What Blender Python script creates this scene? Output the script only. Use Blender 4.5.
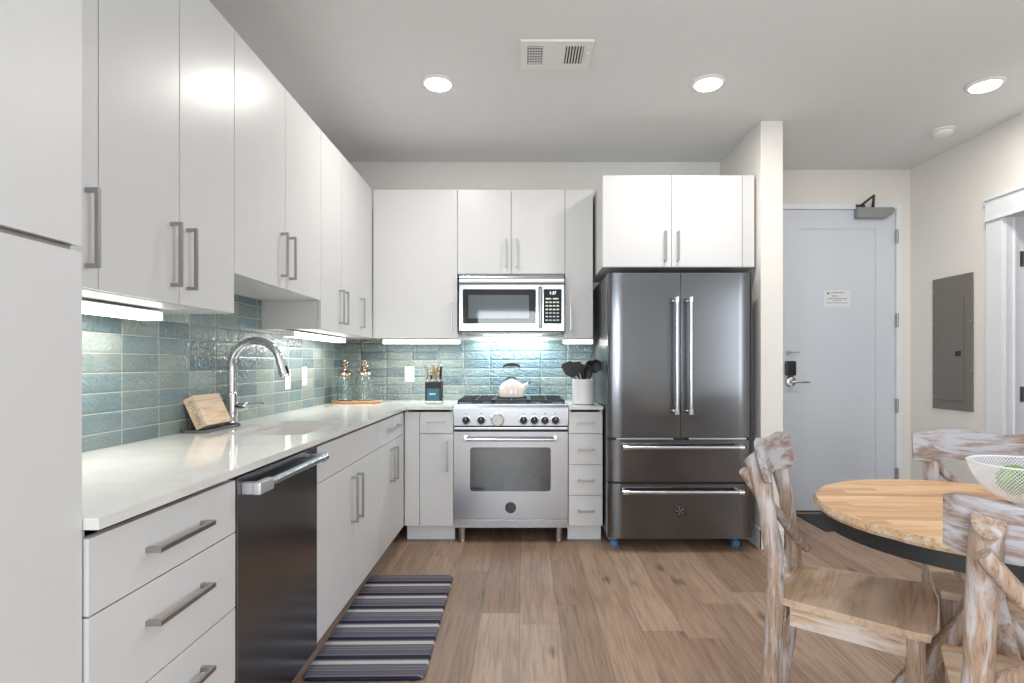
import bpy, bmesh, math, random
from mathutils import Vector, Matrix
PI = math.pi
random.seed(7)
sc = bpy.context.scene
C = sc.collection
for o in list(bpy.data.objects): bpy.data.objects.remove(o, do_unlink=True)

# ---------------------------------------------------------------- camera
cam = bpy.data.cameras.new('camera'); cam.sensor_width = 36.0
cam.lens = 567/1024*36; cam.shift_x = -11/1024; cam.shift_y = 22.5/1024; cam.clip_start = 0.05
co = bpy.data.objects.new('camera', cam); C.objects.link(co)
co.location = (0, 0, 1.197); co.rotation_euler = (PI/2, 0, 0); sc.camera = co
# ---------------------------------------------------------------- world, exposure
w = bpy.data.worlds.new('sky'); sc.world = w; w.use_nodes = True
w.node_tree.nodes['Background'].inputs[0].default_value = (0.80, 0.90, 1.0, 1)
w.node_tree.nodes['Background'].inputs[1].default_value = 2.2
vs = sc.view_settings; vs.view_transform = 'Standard'; vs.look = 'None'; vs.gamma = 1; vs.use_curve_mapping = False
vs.exposure = 0.20

def area(name, loc, size, power, color, rot=(0,0,0), size_y=None, shape=None, spread=None):
    l = bpy.data.lights.new(name, 'AREA'); l.energy = power; l.color = color; l.size = size
    if size_y: l.shape = 'RECTANGLE'; l.size_y = size_y
    if shape: l.shape = shape
    if spread: l.spread = spread
    o = bpy.data.objects.new(name, l); C.objects.link(o); o.location = loc; o.rotation_euler = rot
    return o
# daylight coming in through the two windows behind the camera
WY = -3.3
area('window_daylight', (-0.3, WY+0.02, 1.55), 1.2, 68, (0.87,0.94,1.0), (PI/2,0,0), 1.4)              # rear window
area('window_daylight', (-1.39, -1.35, 1.45), 1.5, 70, (0.88,0.94,1.0), (0,-PI/2,0), 1.9)              # left window of the living area
area('window_daylight', (3.12, -0.25, 1.50), 1.4, 34, (0.88,0.94,1.0), (0,PI/2,0), 1.5)                 # right window beside the table

# ---------------------------------------------------------------- mesh helpers
class M:
    def __init__(s): s.bm = bmesh.new()
    def box(s, x0, x1, y0, y1, z0, z1, bev=0.0, seg=2, rot=None):
        r = bmesh.ops.create_cube(s.bm, size=1.0); vs_ = r['verts']
        bmesh.ops.scale(s.bm, vec=(abs(x1-x0), abs(y1-y0), abs(z1-z0)), verts=vs_)
        if bev > 0:
            es = list({e for v in vs_ for e in v.link_edges})
            rr = bmesh.ops.bevel(s.bm, geom=es, offset=bev, segments=seg, affect='EDGES', profile=0.5)
            vs_ = list({v for f in rr['faces'] for v in f.verts} | {v for v in vs_ if v.is_valid})
            vs_ = s._island(vs_)
        if rot is not None: bmesh.ops.transform(s.bm, matrix=rot.to_4x4(), verts=vs_)
        bmesh.ops.translate(s.bm, vec=((x0+x1)/2, (y0+y1)/2, (z0+z1)/2), verts=vs_)
        return s
    def _island(s, seed):
        seen = set(seed); st = list(seed)
        while st:
            v = st.pop()
            for e in v.link_edges:
                u = e.other_vert(v)
                if u not in seen: seen.add(u); st.append(u)
        return list(seen)
    def ring(s, c, u, v, r, n, ry=None):
        ry = r if ry is None else ry
        return [s.bm.verts.new(c + u*(r*math.cos(2*PI*i/n)) + v*(ry*math.sin(2*PI*i/n))) for i in range(n)]
    def skin(s, rings, cap0=True, cap1=True):
        n = len(rings[0])
        for a, b in zip(rings, rings[1:]):
            for i in range(n):
                s.bm.faces.new((a[i], a[(i+1)%n], b[(i+1)%n], b[i]))
        if cap0: s.bm.faces.new(list(reversed(rings[0])))
        if cap1: s.bm.faces.new(rings[-1])
        return s
    def tube(s, pts, rad, n=12, caps=True, flat=1.0):
        pts = [Vector(p) for p in pts]
        if not isinstance(rad, (list, tuple)): rad = [rad]*len(pts)
        t0 = (pts[1]-pts[0]).normalized()
        up = Vector((0,0,1)) if abs(t0.z) < 0.9 else Vector((0,1,0))
        u = t0.cross(up).normalized(); rings = []
        for i, p in enumerate(pts):
            if i == 0: t = t0
            elif i == len(pts)-1: t = (pts[i]-pts[i-1]).normalized()
            else: t = ((pts[i]-pts[i-1]).normalized() + (pts[i+1]-pts[i]).normalized()).normalized()
            u = (u - t*u.dot(t)).normalized(); v = t.cross(u)
            rings.append(s.ring(p, u, v, rad[i], n, rad[i]*flat))
        return s.skin(rings, caps, caps)
    def cyl(s, p0, p1, r0, r1=None, n=24):
        return s.tube([p0, p1], [r0, r0 if r1 is None else r1], n)
    def lathe(s, c, prof, n=32, axis='z', cap0=True, cap1=True):
        c = Vector(c); rings = []
        A = {'z': (Vector((1,0,0)), Vector((0,1,0)), Vector((0,0,1))), 'y-': (Vector((1,0,0)), Vector((0,0,1)), Vector((0,-1,0))),
             'x': (Vector((0,1,0)), Vector((0,0,1)), Vector((1,0,0)))}[axis]
        for r, h in prof: rings.append(s.ring(c + A[2]*h, A[0], A[1], max(r, 1e-4), n))
        return s.skin(rings, cap0, cap1)
    def prism(s, pts, d):            # planar outline extruded by vector d
        pts = [Vector(p) for p in pts]; d = Vector(d)
        a = [s.bm.verts.new(p) for p in pts]; b = [s.bm.verts.new(p+d) for p in pts]; n = len(a)
        s.bm.faces.new(list(reversed(a))); s.bm.faces.new(b)
        for i in range(n): s.bm.faces.new((a[i], a[(i+1)%n], b[(i+1)%n], b[i]))
        return s
    def slab_hole(s, outer, holes, z0, z1):
        es = []
        for loop in [outer]+holes:
            vv = [s.bm.verts.new((x, y, z0)) for x, y in loop]
            es += [s.bm.edges.new((vv[i], vv[(i+1)%len(vv)])) for i in range(len(vv))]
        r = bmesh.ops.triangle_fill(s.bm, use_beauty=True, use_dissolve=False, edges=es)
        fs = [g for g in r['geom'] if isinstance(g, bmesh.types.BMFace)]
        e = bmesh.ops.extrude_face_region(s.bm, geom=fs)
        bmesh.ops.translate(s.bm, vec=(0,0,z1-z0), verts=[g for g in e['geom'] if isinstance(g, bmesh.types.BMVert)])
        return s
    def xf(s, mat): bmesh.ops.transform(s.bm, matrix=mat, verts=s.bm.verts[:]); return s
    def build(s, name, mat, parent=None, smooth=40, local=False):
        bm = s.bm
        bmesh.ops.recalc_face_normals(bm, faces=bm.faces[:])
        if smooth:
            a = math.radians(smooth)
            for f in bm.faces: f.smooth = True
            for e in bm.edges:
                if len(e.link_faces) == 2 and e.calc_face_angle(0) > a: e.smooth = False
        org = Vector((0,0,0))
        if parent is not None and not local:
            p = parent
            while p.parent is not None: p = p.parent
            org = Vector(p.location)
            bmesh.ops.translate(bm, vec=-org, verts=bm.verts[:])
        me = bpy.data.meshes.new(name); bm.to_mesh(me); bm.free()
        o = bpy.data.objects.new(name, me); C.objects.link(o)
        if mat is not None: me.materials.append(mat)
        if parent is not None: o.parent = parent
        if smooth:
            wm = o.modifiers.new('weighted', 'WEIGHTED_NORMAL'); wm.keep_sharp = True; wm.weight = 80
        return o

def thing(name, label, cat, loc=(0,0,0), rz=0, group=None):
    o = bpy.data.objects.new(name, None); C.objects.link(o); o.empty_display_size = 0.05
    o.location = loc; o.rotation_euler = (0,0,rz); o['label'] = label; o['category'] = cat
    if group: o['group'] = group
    return o
def tag(o, label, cat, group=None, rebase=True):
    o['label'] = label; o['category'] = cat
    if group: o['group'] = group
    if rebase and o.type == 'MESH' and o.parent is None:      # origin to the base centre
        vs_ = [v.co for v in o.data.vertices]
        c = Vector(((min(v.x for v in vs_)+max(v.x for v in vs_))/2, (min(v.y for v in vs_)+max(v.y for v in vs_))/2, min(v.z for v in vs_)))
        o.data.transform(Matrix.Translation(-c)); o.location = c
    return o
def struct(o, label=None):
    o['kind'] = 'structure'
    if label: o['label'] = label
    return o
def dup(root, loc, rz, label=None):
    r = root.copy(); C.objects.link(r); r.location = loc; r.rotation_euler = (0,0,rz)
    if label: r['label'] = label
    for ch in list(root.children):
        c = ch.copy(); C.objects.link(c); c.parent = r
        for g in list(ch.children):
            d = g.copy(); C.objects.link(d); d.parent = c
    return r
def text_mesh(body, size, depth, mat, name, parent, mtx):
    cu = bpy.data.curves.new(name, 'FONT'); cu.body = body; cu.size = size; cu.extrude = depth
    cu.align_x = 'CENTER'; cu.align_y = 'CENTER'
    t = bpy.data.objects.new(name, cu); C.objects.link(t)
    bpy.context.view_layer.update()
    me = bpy.data.meshes.new_from_object(t)
    bpy.data.objects.remove(t, do_unlink=True)
    me.transform(mtx); me.materials.clear(); me.materials.append(mat)
    p = parent
    while p.parent is not None: p = p.parent
    me.transform(Matrix.Translation(-Vector(p.location)))
    o = bpy.data.objects.new(name, me); C.objects.link(o); o.parent = parent
    return o

# ---------------------------------------------------------------- materials
def newmat(name):
    m = bpy.data.materials.new(name); m.use_nodes = True
    return m, m.node_tree, m.node_tree.nodes['Principled BSDF']
def N(nt, t, **kw):
    n = nt.nodes.new(t)
    for k, v in kw.items(): setattr(n, k, v)
    return n
def L(nt, a, b): nt.links.new(a, b)
def math_(nt, op, a, b=None, c=None):
    n = N(nt, 'ShaderNodeMath', operation=op)
    for i, x in enumerate((a, b, c)):
        if x is None: continue
        if isinstance(x, (int, float)): n.inputs[i].default_value = x
        else: L(nt, x, n.inputs[i])
    return n.outputs[0]
def ramp(nt, fac, stops):
    r = N(nt, 'ShaderNodeValToRGB'); e = r.color_ramp.elements
    while len(e) < len(stops): e.new(0.5)
    for i, (p, c) in enumerate(stops): e[i].position = p; e[i].color = (*c, 1)
    L(nt, fac, r.inputs[0]); return r.outputs[0]
def mixc(nt, fac, a, b, mode='MIX'):
    n = N(nt, 'ShaderNodeMix', data_type='RGBA', blend_type=mode)
    for sock, x in ((n.inputs[0], fac), (n.inputs[6], a), (n.inputs[7], b)):
        if isinstance(x, (int, float)): sock.default_value = x
        elif isinstance(x, tuple): sock.default_value = (*x, 1)
        else: L(nt, x, sock)
    return n.outputs[2]
def coords(nt, scale=(1,1,1)):
    t = N(nt, 'ShaderNodeTexCoord'); m = N(nt, 'ShaderNodeMapping'); m.inputs['Scale'].default_value = scale
    L(nt, t.outputs['Object'], m.inputs[0]); return m.outputs[0]
def noise(nt, vec, scale, detail=3, rough=0.5, dist=0):
    n = N(nt, 'ShaderNodeTexNoise'); L(nt, vec, n.inputs['Vector'])
    n.inputs['Scale'].default_value = scale; n.inputs['Detail'].default_value = detail
    n.inputs['Roughness'].default_value = rough; n.inputs['Distortion'].default_value = dist
    return n.outputs['Fac']
def bump(nt, b, h, strength, dist):
    n = N(nt, 'ShaderNodeBump'); n.inputs['Strength'].default_value = strength; n.inputs['Distance'].default_value = dist
    L(nt, h, n.inputs['Height']); L(nt, n.outputs[0], b.inputs['Normal'])
def plain(name, col, rough=0.5, metal=0.0, var=0.03, bmp=0.0, nscale=12, spec=0.5, coat=0.0):
    m, nt, b = newmat(name)
    v = coords(nt); f = noise(nt, v, nscale, 4)
    c0 = tuple(max(0, x*(1-var)) for x in col); c1 = tuple(min(1, x*(1+var)) for x in col)
    L(nt, ramp(nt, f, [(0.3, c0), (0.7, c1)]), b.inputs['Base Color'])
    b.inputs['Roughness'].default_value = rough; b.inputs['Metallic'].default_value = metal
    b.inputs['Specular IOR Level'].default_value = spec; b.inputs['Coat Weight'].default_value = coat
    if bmp: bump(nt, b, noise(nt, v, nscale*15, 3), bmp, 0.001)
    return m
def brushed(name, col, rough=0.28, axis='x', metal=1.0):
    m, nt, b = newmat(name)
    s = {'x': (8,900,900), 'y': (900,8,900), 'z': (900,900,8)}[axis]
    v = coords(nt, s); f = noise(nt, v, 1.0, 3)
    c0 = tuple(x*0.98 for x in col); c1 = tuple(min(1, x*1.02) for x in col)
    L(nt, ramp(nt, f, [(0.3, c0), (0.7, c1)]), b.inputs['Base Color'])
    b.inputs['Metallic'].default_value = metal
    L(nt, math_(nt, 'MULTIPLY_ADD', f, 0.05, rough-0.025), b.inputs['Roughness'])
    b.inputs['Anisotropic'].default_value = 0.5
    pass
    return m
def emit(name, col, strength):
    m, nt, b = newmat(name)
    b.inputs['Base Color'].default_value = (0.9,0.9,0.9,1)
    b.inputs['Emission Color'].default_value = (*col, 1); b.inputs['Emission Strength'].default_value = strength
    return m
def tile_mat(name, uaxis, u0, z0, wav=0.006):
    m, nt, b = newmat(name)
    t = N(nt, 'ShaderNodeTexCoord'); sp = N(nt, 'ShaderNodeSeparateXYZ'); L(nt, t.outputs['Object'], sp.inputs[0])
    u = math_(nt, 'DIVIDE', math_(nt, 'SUBTRACT', sp.outputs[uaxis], u0), 0.2015)
    v = math_(nt, 'DIVIDE', math_(nt, 'SUBTRACT', sp.outputs[2], z0), 0.0665)
    fu, fv = math_(nt, 'FLOOR', u), math_(nt, 'FLOOR', v)
    cb = N(nt, 'ShaderNodeCombineXYZ'); L(nt, fu, cb.inputs[0]); L(nt, fv, cb.inputs[1]); cb.inputs[2].default_value = uaxis*7.3
    wn = N(nt, 'ShaderNodeTexWhiteNoise'); wn.noise_dimensions = '3D'; L(nt, cb.outputs[0], wn.inputs[0])
    r1 = wn.outputs['Value']
    col = ramp(nt, r1, [(0.0, (0.125,0.175,0.19)), (0.2, (0.20,0.255,0.26)), (0.45, (0.28,0.335,0.305)), (0.65, (0.20,0.275,0.305)), (0.85, (0.26,0.315,0.29)), (1.0, (0.36,0.415,0.39))])
    cl = noise(nt, t.outputs['Object'], 9, 4, 0.6)
    col = mixc(nt, 0.55, col, ramp(nt, cl, [(0.3, (0.55,0.64,0.65)), (0.7, (1.0,1.0,0.97))]), 'MULTIPLY')
    # grout mask
    au = math_(nt, 'ABSOLUTE', math_(nt, 'SUBTRACT', math_(nt, 'FRACT', u), 0.5))
    av = math_(nt, 'ABSOLUTE', math_(nt, 'SUBTRACT', math_(nt, 'FRACT', v), 0.5))
    gu = math_(nt, 'GREATER_THAN', au, 0.5-0.0016/0.2015); gv = math_(nt, 'GREATER_THAN', av, 0.5-0.0016/0.0665)
    g = math_(nt, 'MAXIMUM', gu, gv)
    L(nt, mixc(nt, g, col, (0.55,0.56,0.50)), b.inputs['Base Color'])
    L(nt, math_(nt, 'MULTIPLY_ADD', g, 0.6, 0.07), b.inputs['Roughness'])
    b.inputs['Specular IOR Level'].default_value = 0.6
    su = math_(nt, 'MULTIPLY', math_(nt, 'POWER', math_(nt, 'MULTIPLY', au, 2), 14), -0.5)
    sv = math_(nt, 'MULTIPLY', math_(nt, 'POWER', math_(nt, 'MULTIPLY', av, 2), 7), -0.5)
    h = math_(nt, 'ADD', math_(nt, 'MULTIPLY', noise(nt, t.outputs['Object'], 44, 2, 0.5, 1.2), 1.0), math_(nt, 'ADD', su, sv))
    # each tile also leans its own way a little
    h = math_(nt, 'ADD', h, math_(nt, 'MULTIPLY', math_(nt, 'SUBTRACT', r1, 0.5), math_(nt, 'MULTIPLY', math_(nt, 'FRACT', v), 1.2)))
    bump(nt, b, math_(nt, 'SUBTRACT', h, g), 0.8, wav)
    return m
def floor_mat():
    m, nt, b = newmat('oak_planks')
    t = N(nt, 'ShaderNodeTexCoord'); sp = N(nt, 'ShaderNodeSeparateXYZ'); L(nt, t.outputs['Object'], sp.inputs[0])
    u = math_(nt, 'DIVIDE', math_(nt, 'ADD', sp.outputs[0], 0.016), 0.184); fu = math_(nt, 'FLOOR', u)
    w1 = N(nt, 'ShaderNodeTexWhiteNoise', noise_dimensions='1D'); L(nt, fu, w1.inputs['W'])
    v = math_(nt, 'ADD', math_(nt, 'DIVIDE', sp.outputs[1], 1.25), math_(nt, 'MULTIPLY', w1.outputs['Value'], 5)); fv = math_(nt, 'FLOOR', v)
    cb = N(nt, 'ShaderNodeCombineXYZ'); L(nt, fu, cb.inputs[0]); L(nt, fv, cb.inputs[1])
    w2 = N(nt, 'ShaderNodeTexWhiteNoise', noise_dimensions='3D'); L(nt, cb.outputs[0], w2.inputs[0])
    off = N(nt, 'ShaderNodeVectorMath', operation='MULTIPLY_ADD'); L(nt, w2.outputs['Color'], off.inputs[0]); off.inputs[1].default_value = (9,9,9)
    L(nt, t.outputs['Object'], off.inputs[2])
    def stretched(sx, sy):
        mp = N(nt, 'ShaderNodeMapping'); mp.inputs['Scale'].default_value = (sx, sy, 1); L(nt, off.outputs[0], mp.inputs[0]); return mp.outputs[0]
    g1 = noise(nt, stretched(26, 1.6), 1, 5, 0.6, 0.8)
    g2 = noise(nt, stretched(110, 4), 1, 3, 0.6)
    g3 = noise(nt, stretched(7, 1.1), 1, 3, 0.5, 1.2)
    base = ramp(nt, w2.outputs['Value'], [(0.0, (0.30,0.20,0.138)), (0.35, (0.36,0.247,0.175)), (0.7, (0.415,0.292,0.212)), (1.0, (0.47,0.34,0.252))])
    c = mixc(nt, 0.75, base, ramp(nt, g1, [(0.25, (0.50,0.47,0.45)), (0.5, (0.95,0.93,0.92)), (0.75, (1.0,1.0,1.0))]), 'MULTIPLY')
    c = mixc(nt, 0.7, c, ramp(nt, g2, [(0.32, (0.60,0.57,0.55)), (0.55, (1,1,1))]), 'MULTIPLY')
    ck = noise(nt, stretched(60, 2.2), 1, 5, 0.7, 1.5)
    c = mixc(nt, ramp(nt, ck, [(0.62, (0,0,0)), (0.70, (0.65,0.65,0.65))]), c, (0.15,0.095,0.065))
    c = mixc(nt, ramp(nt, g3, [(0.56, (0,0,0)), (0.75, (0.5,0.5,0.5))]), c, (0.20,0.135,0.10))
    # knots
    vo = N(nt, 'ShaderNodeTexVoronoi'); L(nt, stretched(6.0, 2.3), vo.inputs['Vector']); vo.inputs['Scale'].default_value = 1.0
    sel = N(nt, 'ShaderNodeSeparateColor'); L(nt, vo.outputs['Color'], sel.inputs[0])
    kd = math_(nt, 'ADD', vo.outputs['Distance'], math_(nt, 'MULTIPLY', math_(nt, 'SUBTRACT', g1, 0.5), 0.55))
    k = math_(nt, 'MULTIPLY', math_(nt, 'LESS_THAN', sel.outputs[0], 0.55), ramp(nt, kd, [(0.0, (1,1,1)), (0.06, (0.8,0.8,0.8)), (0.20, (0,0,0))]))
    c = mixc(nt, k, c, (0.095,0.06,0.042))
    au = math_(nt, 'ABSOLUTE', math_(nt, 'SUBTRACT', math_(nt, 'FRACT', u), 0.5))
    av = math_(nt, 'ABSOLUTE', math_(nt, 'SUBTRACT', math_(nt, 'FRACT', v), 0.5))
    g = math_(nt, 'MAXIMUM', math_(nt, 'GREATER_THAN', au, 0.5-0.0013/0.184), math_(nt, 'GREATER_THAN', av, 0.5-0.0013/1.25))
    L(nt, mixc(nt, math_(nt, 'MULTIPLY', g, 0.7), c, (0.10,0.065,0.045)), b.inputs['Base Color'])
    L(nt, math_(nt, 'MULTIPLY_ADD', g1, 0.15, 0.36), b.inputs['Roughness'])
    b.inputs['Specular IOR Level'].default_value = 0.35
    bump(nt, b, math_(nt, 'SUBTRACT', math_(nt, 'MULTIPLY', g2, 0.4), g), 0.35, 0.0012)
    return m
def washed_wood(name, axis, *a_, dk_=0.45, **k_):
    return _washed(name, axis, *a_, dk_=dk_, **k_)
def _washed(name, axis, brown=(0.29,0.195,0.135), pale=(0.47,0.455,0.46), amt=0.5, scale=1.0, dk_=0.45):
    m, nt, b = newmat(name)
    k = {'x': (3.5,42,42), 'y': (42,3.5,42), 'z': (42,42,3.5)}[axis]
    v = coords(nt, tuple(a*scale for a in k)); ti = N(nt, 'ShaderNodeObjectInfo')
    ad = N(nt, 'ShaderNodeVectorMath', operation='MULTIPLY_ADD'); 
    L(nt, ti.outputs['Random'], ad.inputs[0]); ad.inputs[1].default_value = (30,30,30); L(nt, v, ad.inputs[2])
    n1 = noise(nt, ad.outputs[0], 1, 6, 0.62, 0.7); n2 = noise(nt, ad.outputs[0], 4, 4, 0.6, 0.3)
    v3 = coords(nt, (7*scale,)*3); n3 = noise(nt, v3, 1, 3, 0.5)
    dk = tuple(x*dk_ for x in brown)
    wood = mixc(nt, 1.0, ramp(nt, n2, [(0.25, dk), (0.45, brown), (0.75, tuple(min(1, x*1.5) for x in brown))]), (1,1,1), 'MULTIPLY')
    f = math_(nt, 'ADD', math_(nt, 'MULTIPLY', n1, 0.65), math_(nt, 'MULTIPLY', n3, 0.35))
    e = 0.5 + (0.5-amt)*0.35
    L(nt, mixc(nt, ramp(nt, f, [(e-0.05, (0,0,0)), (e+0.07, (0.9,0.9,0.9))]), wood, pale), b.inputs['Base Color'])
    b.inputs['Roughness'].default_value = 0.6; b.inputs['Specular IOR Level'].default_value = 0.3
    bump(nt, b, n1, 0.5, 0.003)
    return m
def butcher_mat():
    m, nt, b = newmat('table_staves')
    t = N(nt, 'ShaderNodeTexCoord'); mp = N(nt, 'ShaderNodeMapping'); mp.inputs['Rotation'].default_value = (0,0,math.radians(2)); L(nt, t.outputs['Object'], mp.inputs[0])
    sp = N(nt, 'ShaderNodeSeparateXYZ'); L(nt, mp.outputs[0], sp.inputs[0])
    fu = math_(nt, 'FLOOR', math_(nt, 'DIVIDE', sp.outputs[1], 0.042))
    w1 = N(nt, 'ShaderNodeTexWhiteNoise', noise_dimensions='1D'); L(nt, fu, w1.inputs['W'])
    fv = math_(nt, 'FLOOR', math_(nt, 'ADD', math_(nt, 'DIVIDE', sp.outputs[0], 0.35), math_(nt, 'MULTIPLY', w1.outputs['Value'], 7)))
    cb = N(nt, 'ShaderNodeCombineXYZ'); L(nt, fu, cb.inputs[0]); L(nt, fv, cb.inputs[1])
    w2 = N(nt, 'ShaderNodeTexWhiteNoise', noise_dimensions='3D'); L(nt, cb.outputs[0], w2.inputs[0])
    off = N(nt, 'ShaderNodeVectorMath', operation='MULTIPLY_ADD'); L(nt, w2.outputs['Color'], off.inputs[0]); off.inputs[1].default_value = (5,5,5); L(nt, t.outputs['Object'], off.inputs[2])
    m2 = N(nt, 'ShaderNodeMapping'); m2.inputs['Scale'].default_value = (4, 60, 4); L(nt, off.outputs[0], m2.inputs[0])
    g = noise(nt, m2.outputs[0], 1, 4, 0.6, 0.5)
    base = ramp(nt, w2.outputs['Value'], [(0, (0.60,0.335,0.16)), (0.5, (0.76,0.475,0.245)), (1, (0.85,0.58,0.335))])
    L(nt, mixc(nt, 0.7, base, ramp(nt, g, [(0.3, (0.66,0.55,0.45)), (0.6, (1,1,1))]), 'MULTIPLY'), b.inputs['Base Color'])
    b.inputs['Roughness'].default_value = 0.42; bump(nt, b, g, 0.15, 0.001)
    return m
def stripes_mat():
    m, nt, b = newmat('striped_mat')
    t = N(nt, 'ShaderNodeTexCoord'); sp = N(nt, 'ShaderNodeSeparateXYZ'); L(nt, t.outputs['Object'], sp.inputs[0])
    f = math_(nt, 'FRACT', math_(nt, 'DIVIDE', math_(nt, 'ADD', sp.outputs[1], 0.525+0.005), 0.157))
    NV=(0.018,0.021,0.042); PU=(0.135,0.118,0.145); GY=(0.27,0.25,0.265); WH=(0.56,0.525,0.51); BL=(0.075,0.09,0.15); SG=(0.23,0.235,0.28)
    st = [(0.0,NV),(0.10,SG),(0.14,PU),(0.34,NV),(0.36,SG),(0.41,PU),(0.50,GY),(0.535,BL),(0.58,GY),(0.60,BL),(0.66,WH),(0.82,GY),(0.85,PU),(0.90,NV)]
    r = N(nt, 'ShaderNodeValToRGB'); r.color_ramp.interpolation = 'CONSTANT'; e = r.color_ramp.elements
    while len(e) < len(st): e.new(0.5)
    for i, (p, c) in enumerate(st): e[i].position = p; e[i].color = (*c, 1)
    L(nt, f, r.inputs[0])
    wv = noise(nt, coords(nt, (400, 400, 1)), 1, 2)
    L(nt, mixc(nt, 0.35, r.outputs[0], ramp(nt, wv, [(0.3, (0.5,0.5,0.5)), (0.7, (1,1,1))]), 'MULTIPLY'), b.inputs['Base Color'])
    b.inputs['Roughness'].default_value = 0.75; b.inputs['Specular IOR Level'].default_value = 0.2
    bump(nt, b, wv, 0.3, 0.001)
    return m
def glass_mat(name, col=(0.9,0.97,0.96), rough=0.0, ior=1.45):
    m, nt, b = newmat(name)
    b.inputs['Base Color'].default_value = (*col, 1); b.inputs['Transmission Weight'].default_value = 1.0
    b.inputs['Roughness'].default_value = rough; b.inputs['IOR'].default_value = ior
    return m
def quartz_mat():
    m, nt, b = newmat('white_quartz')
    v = coords(nt); f = noise(nt, v, 2.2, 6, 0.6, 1.5); s = noise(nt, v, 160, 2)
    c = ramp(nt, f, [(0.35, (0.66,0.655,0.63)), (0.6, (0.74,0.735,0.715))])
    L(nt, mixc(nt, 0.03, c, ramp(nt, s, [(0.35, (0.4,0.4,0.4)), (0.5, (1,1,1))]), 'MULTIPLY'), b.inputs['Base Color'])
    b.inputs['Roughness'].default_value = 0.07
    return m

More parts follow.
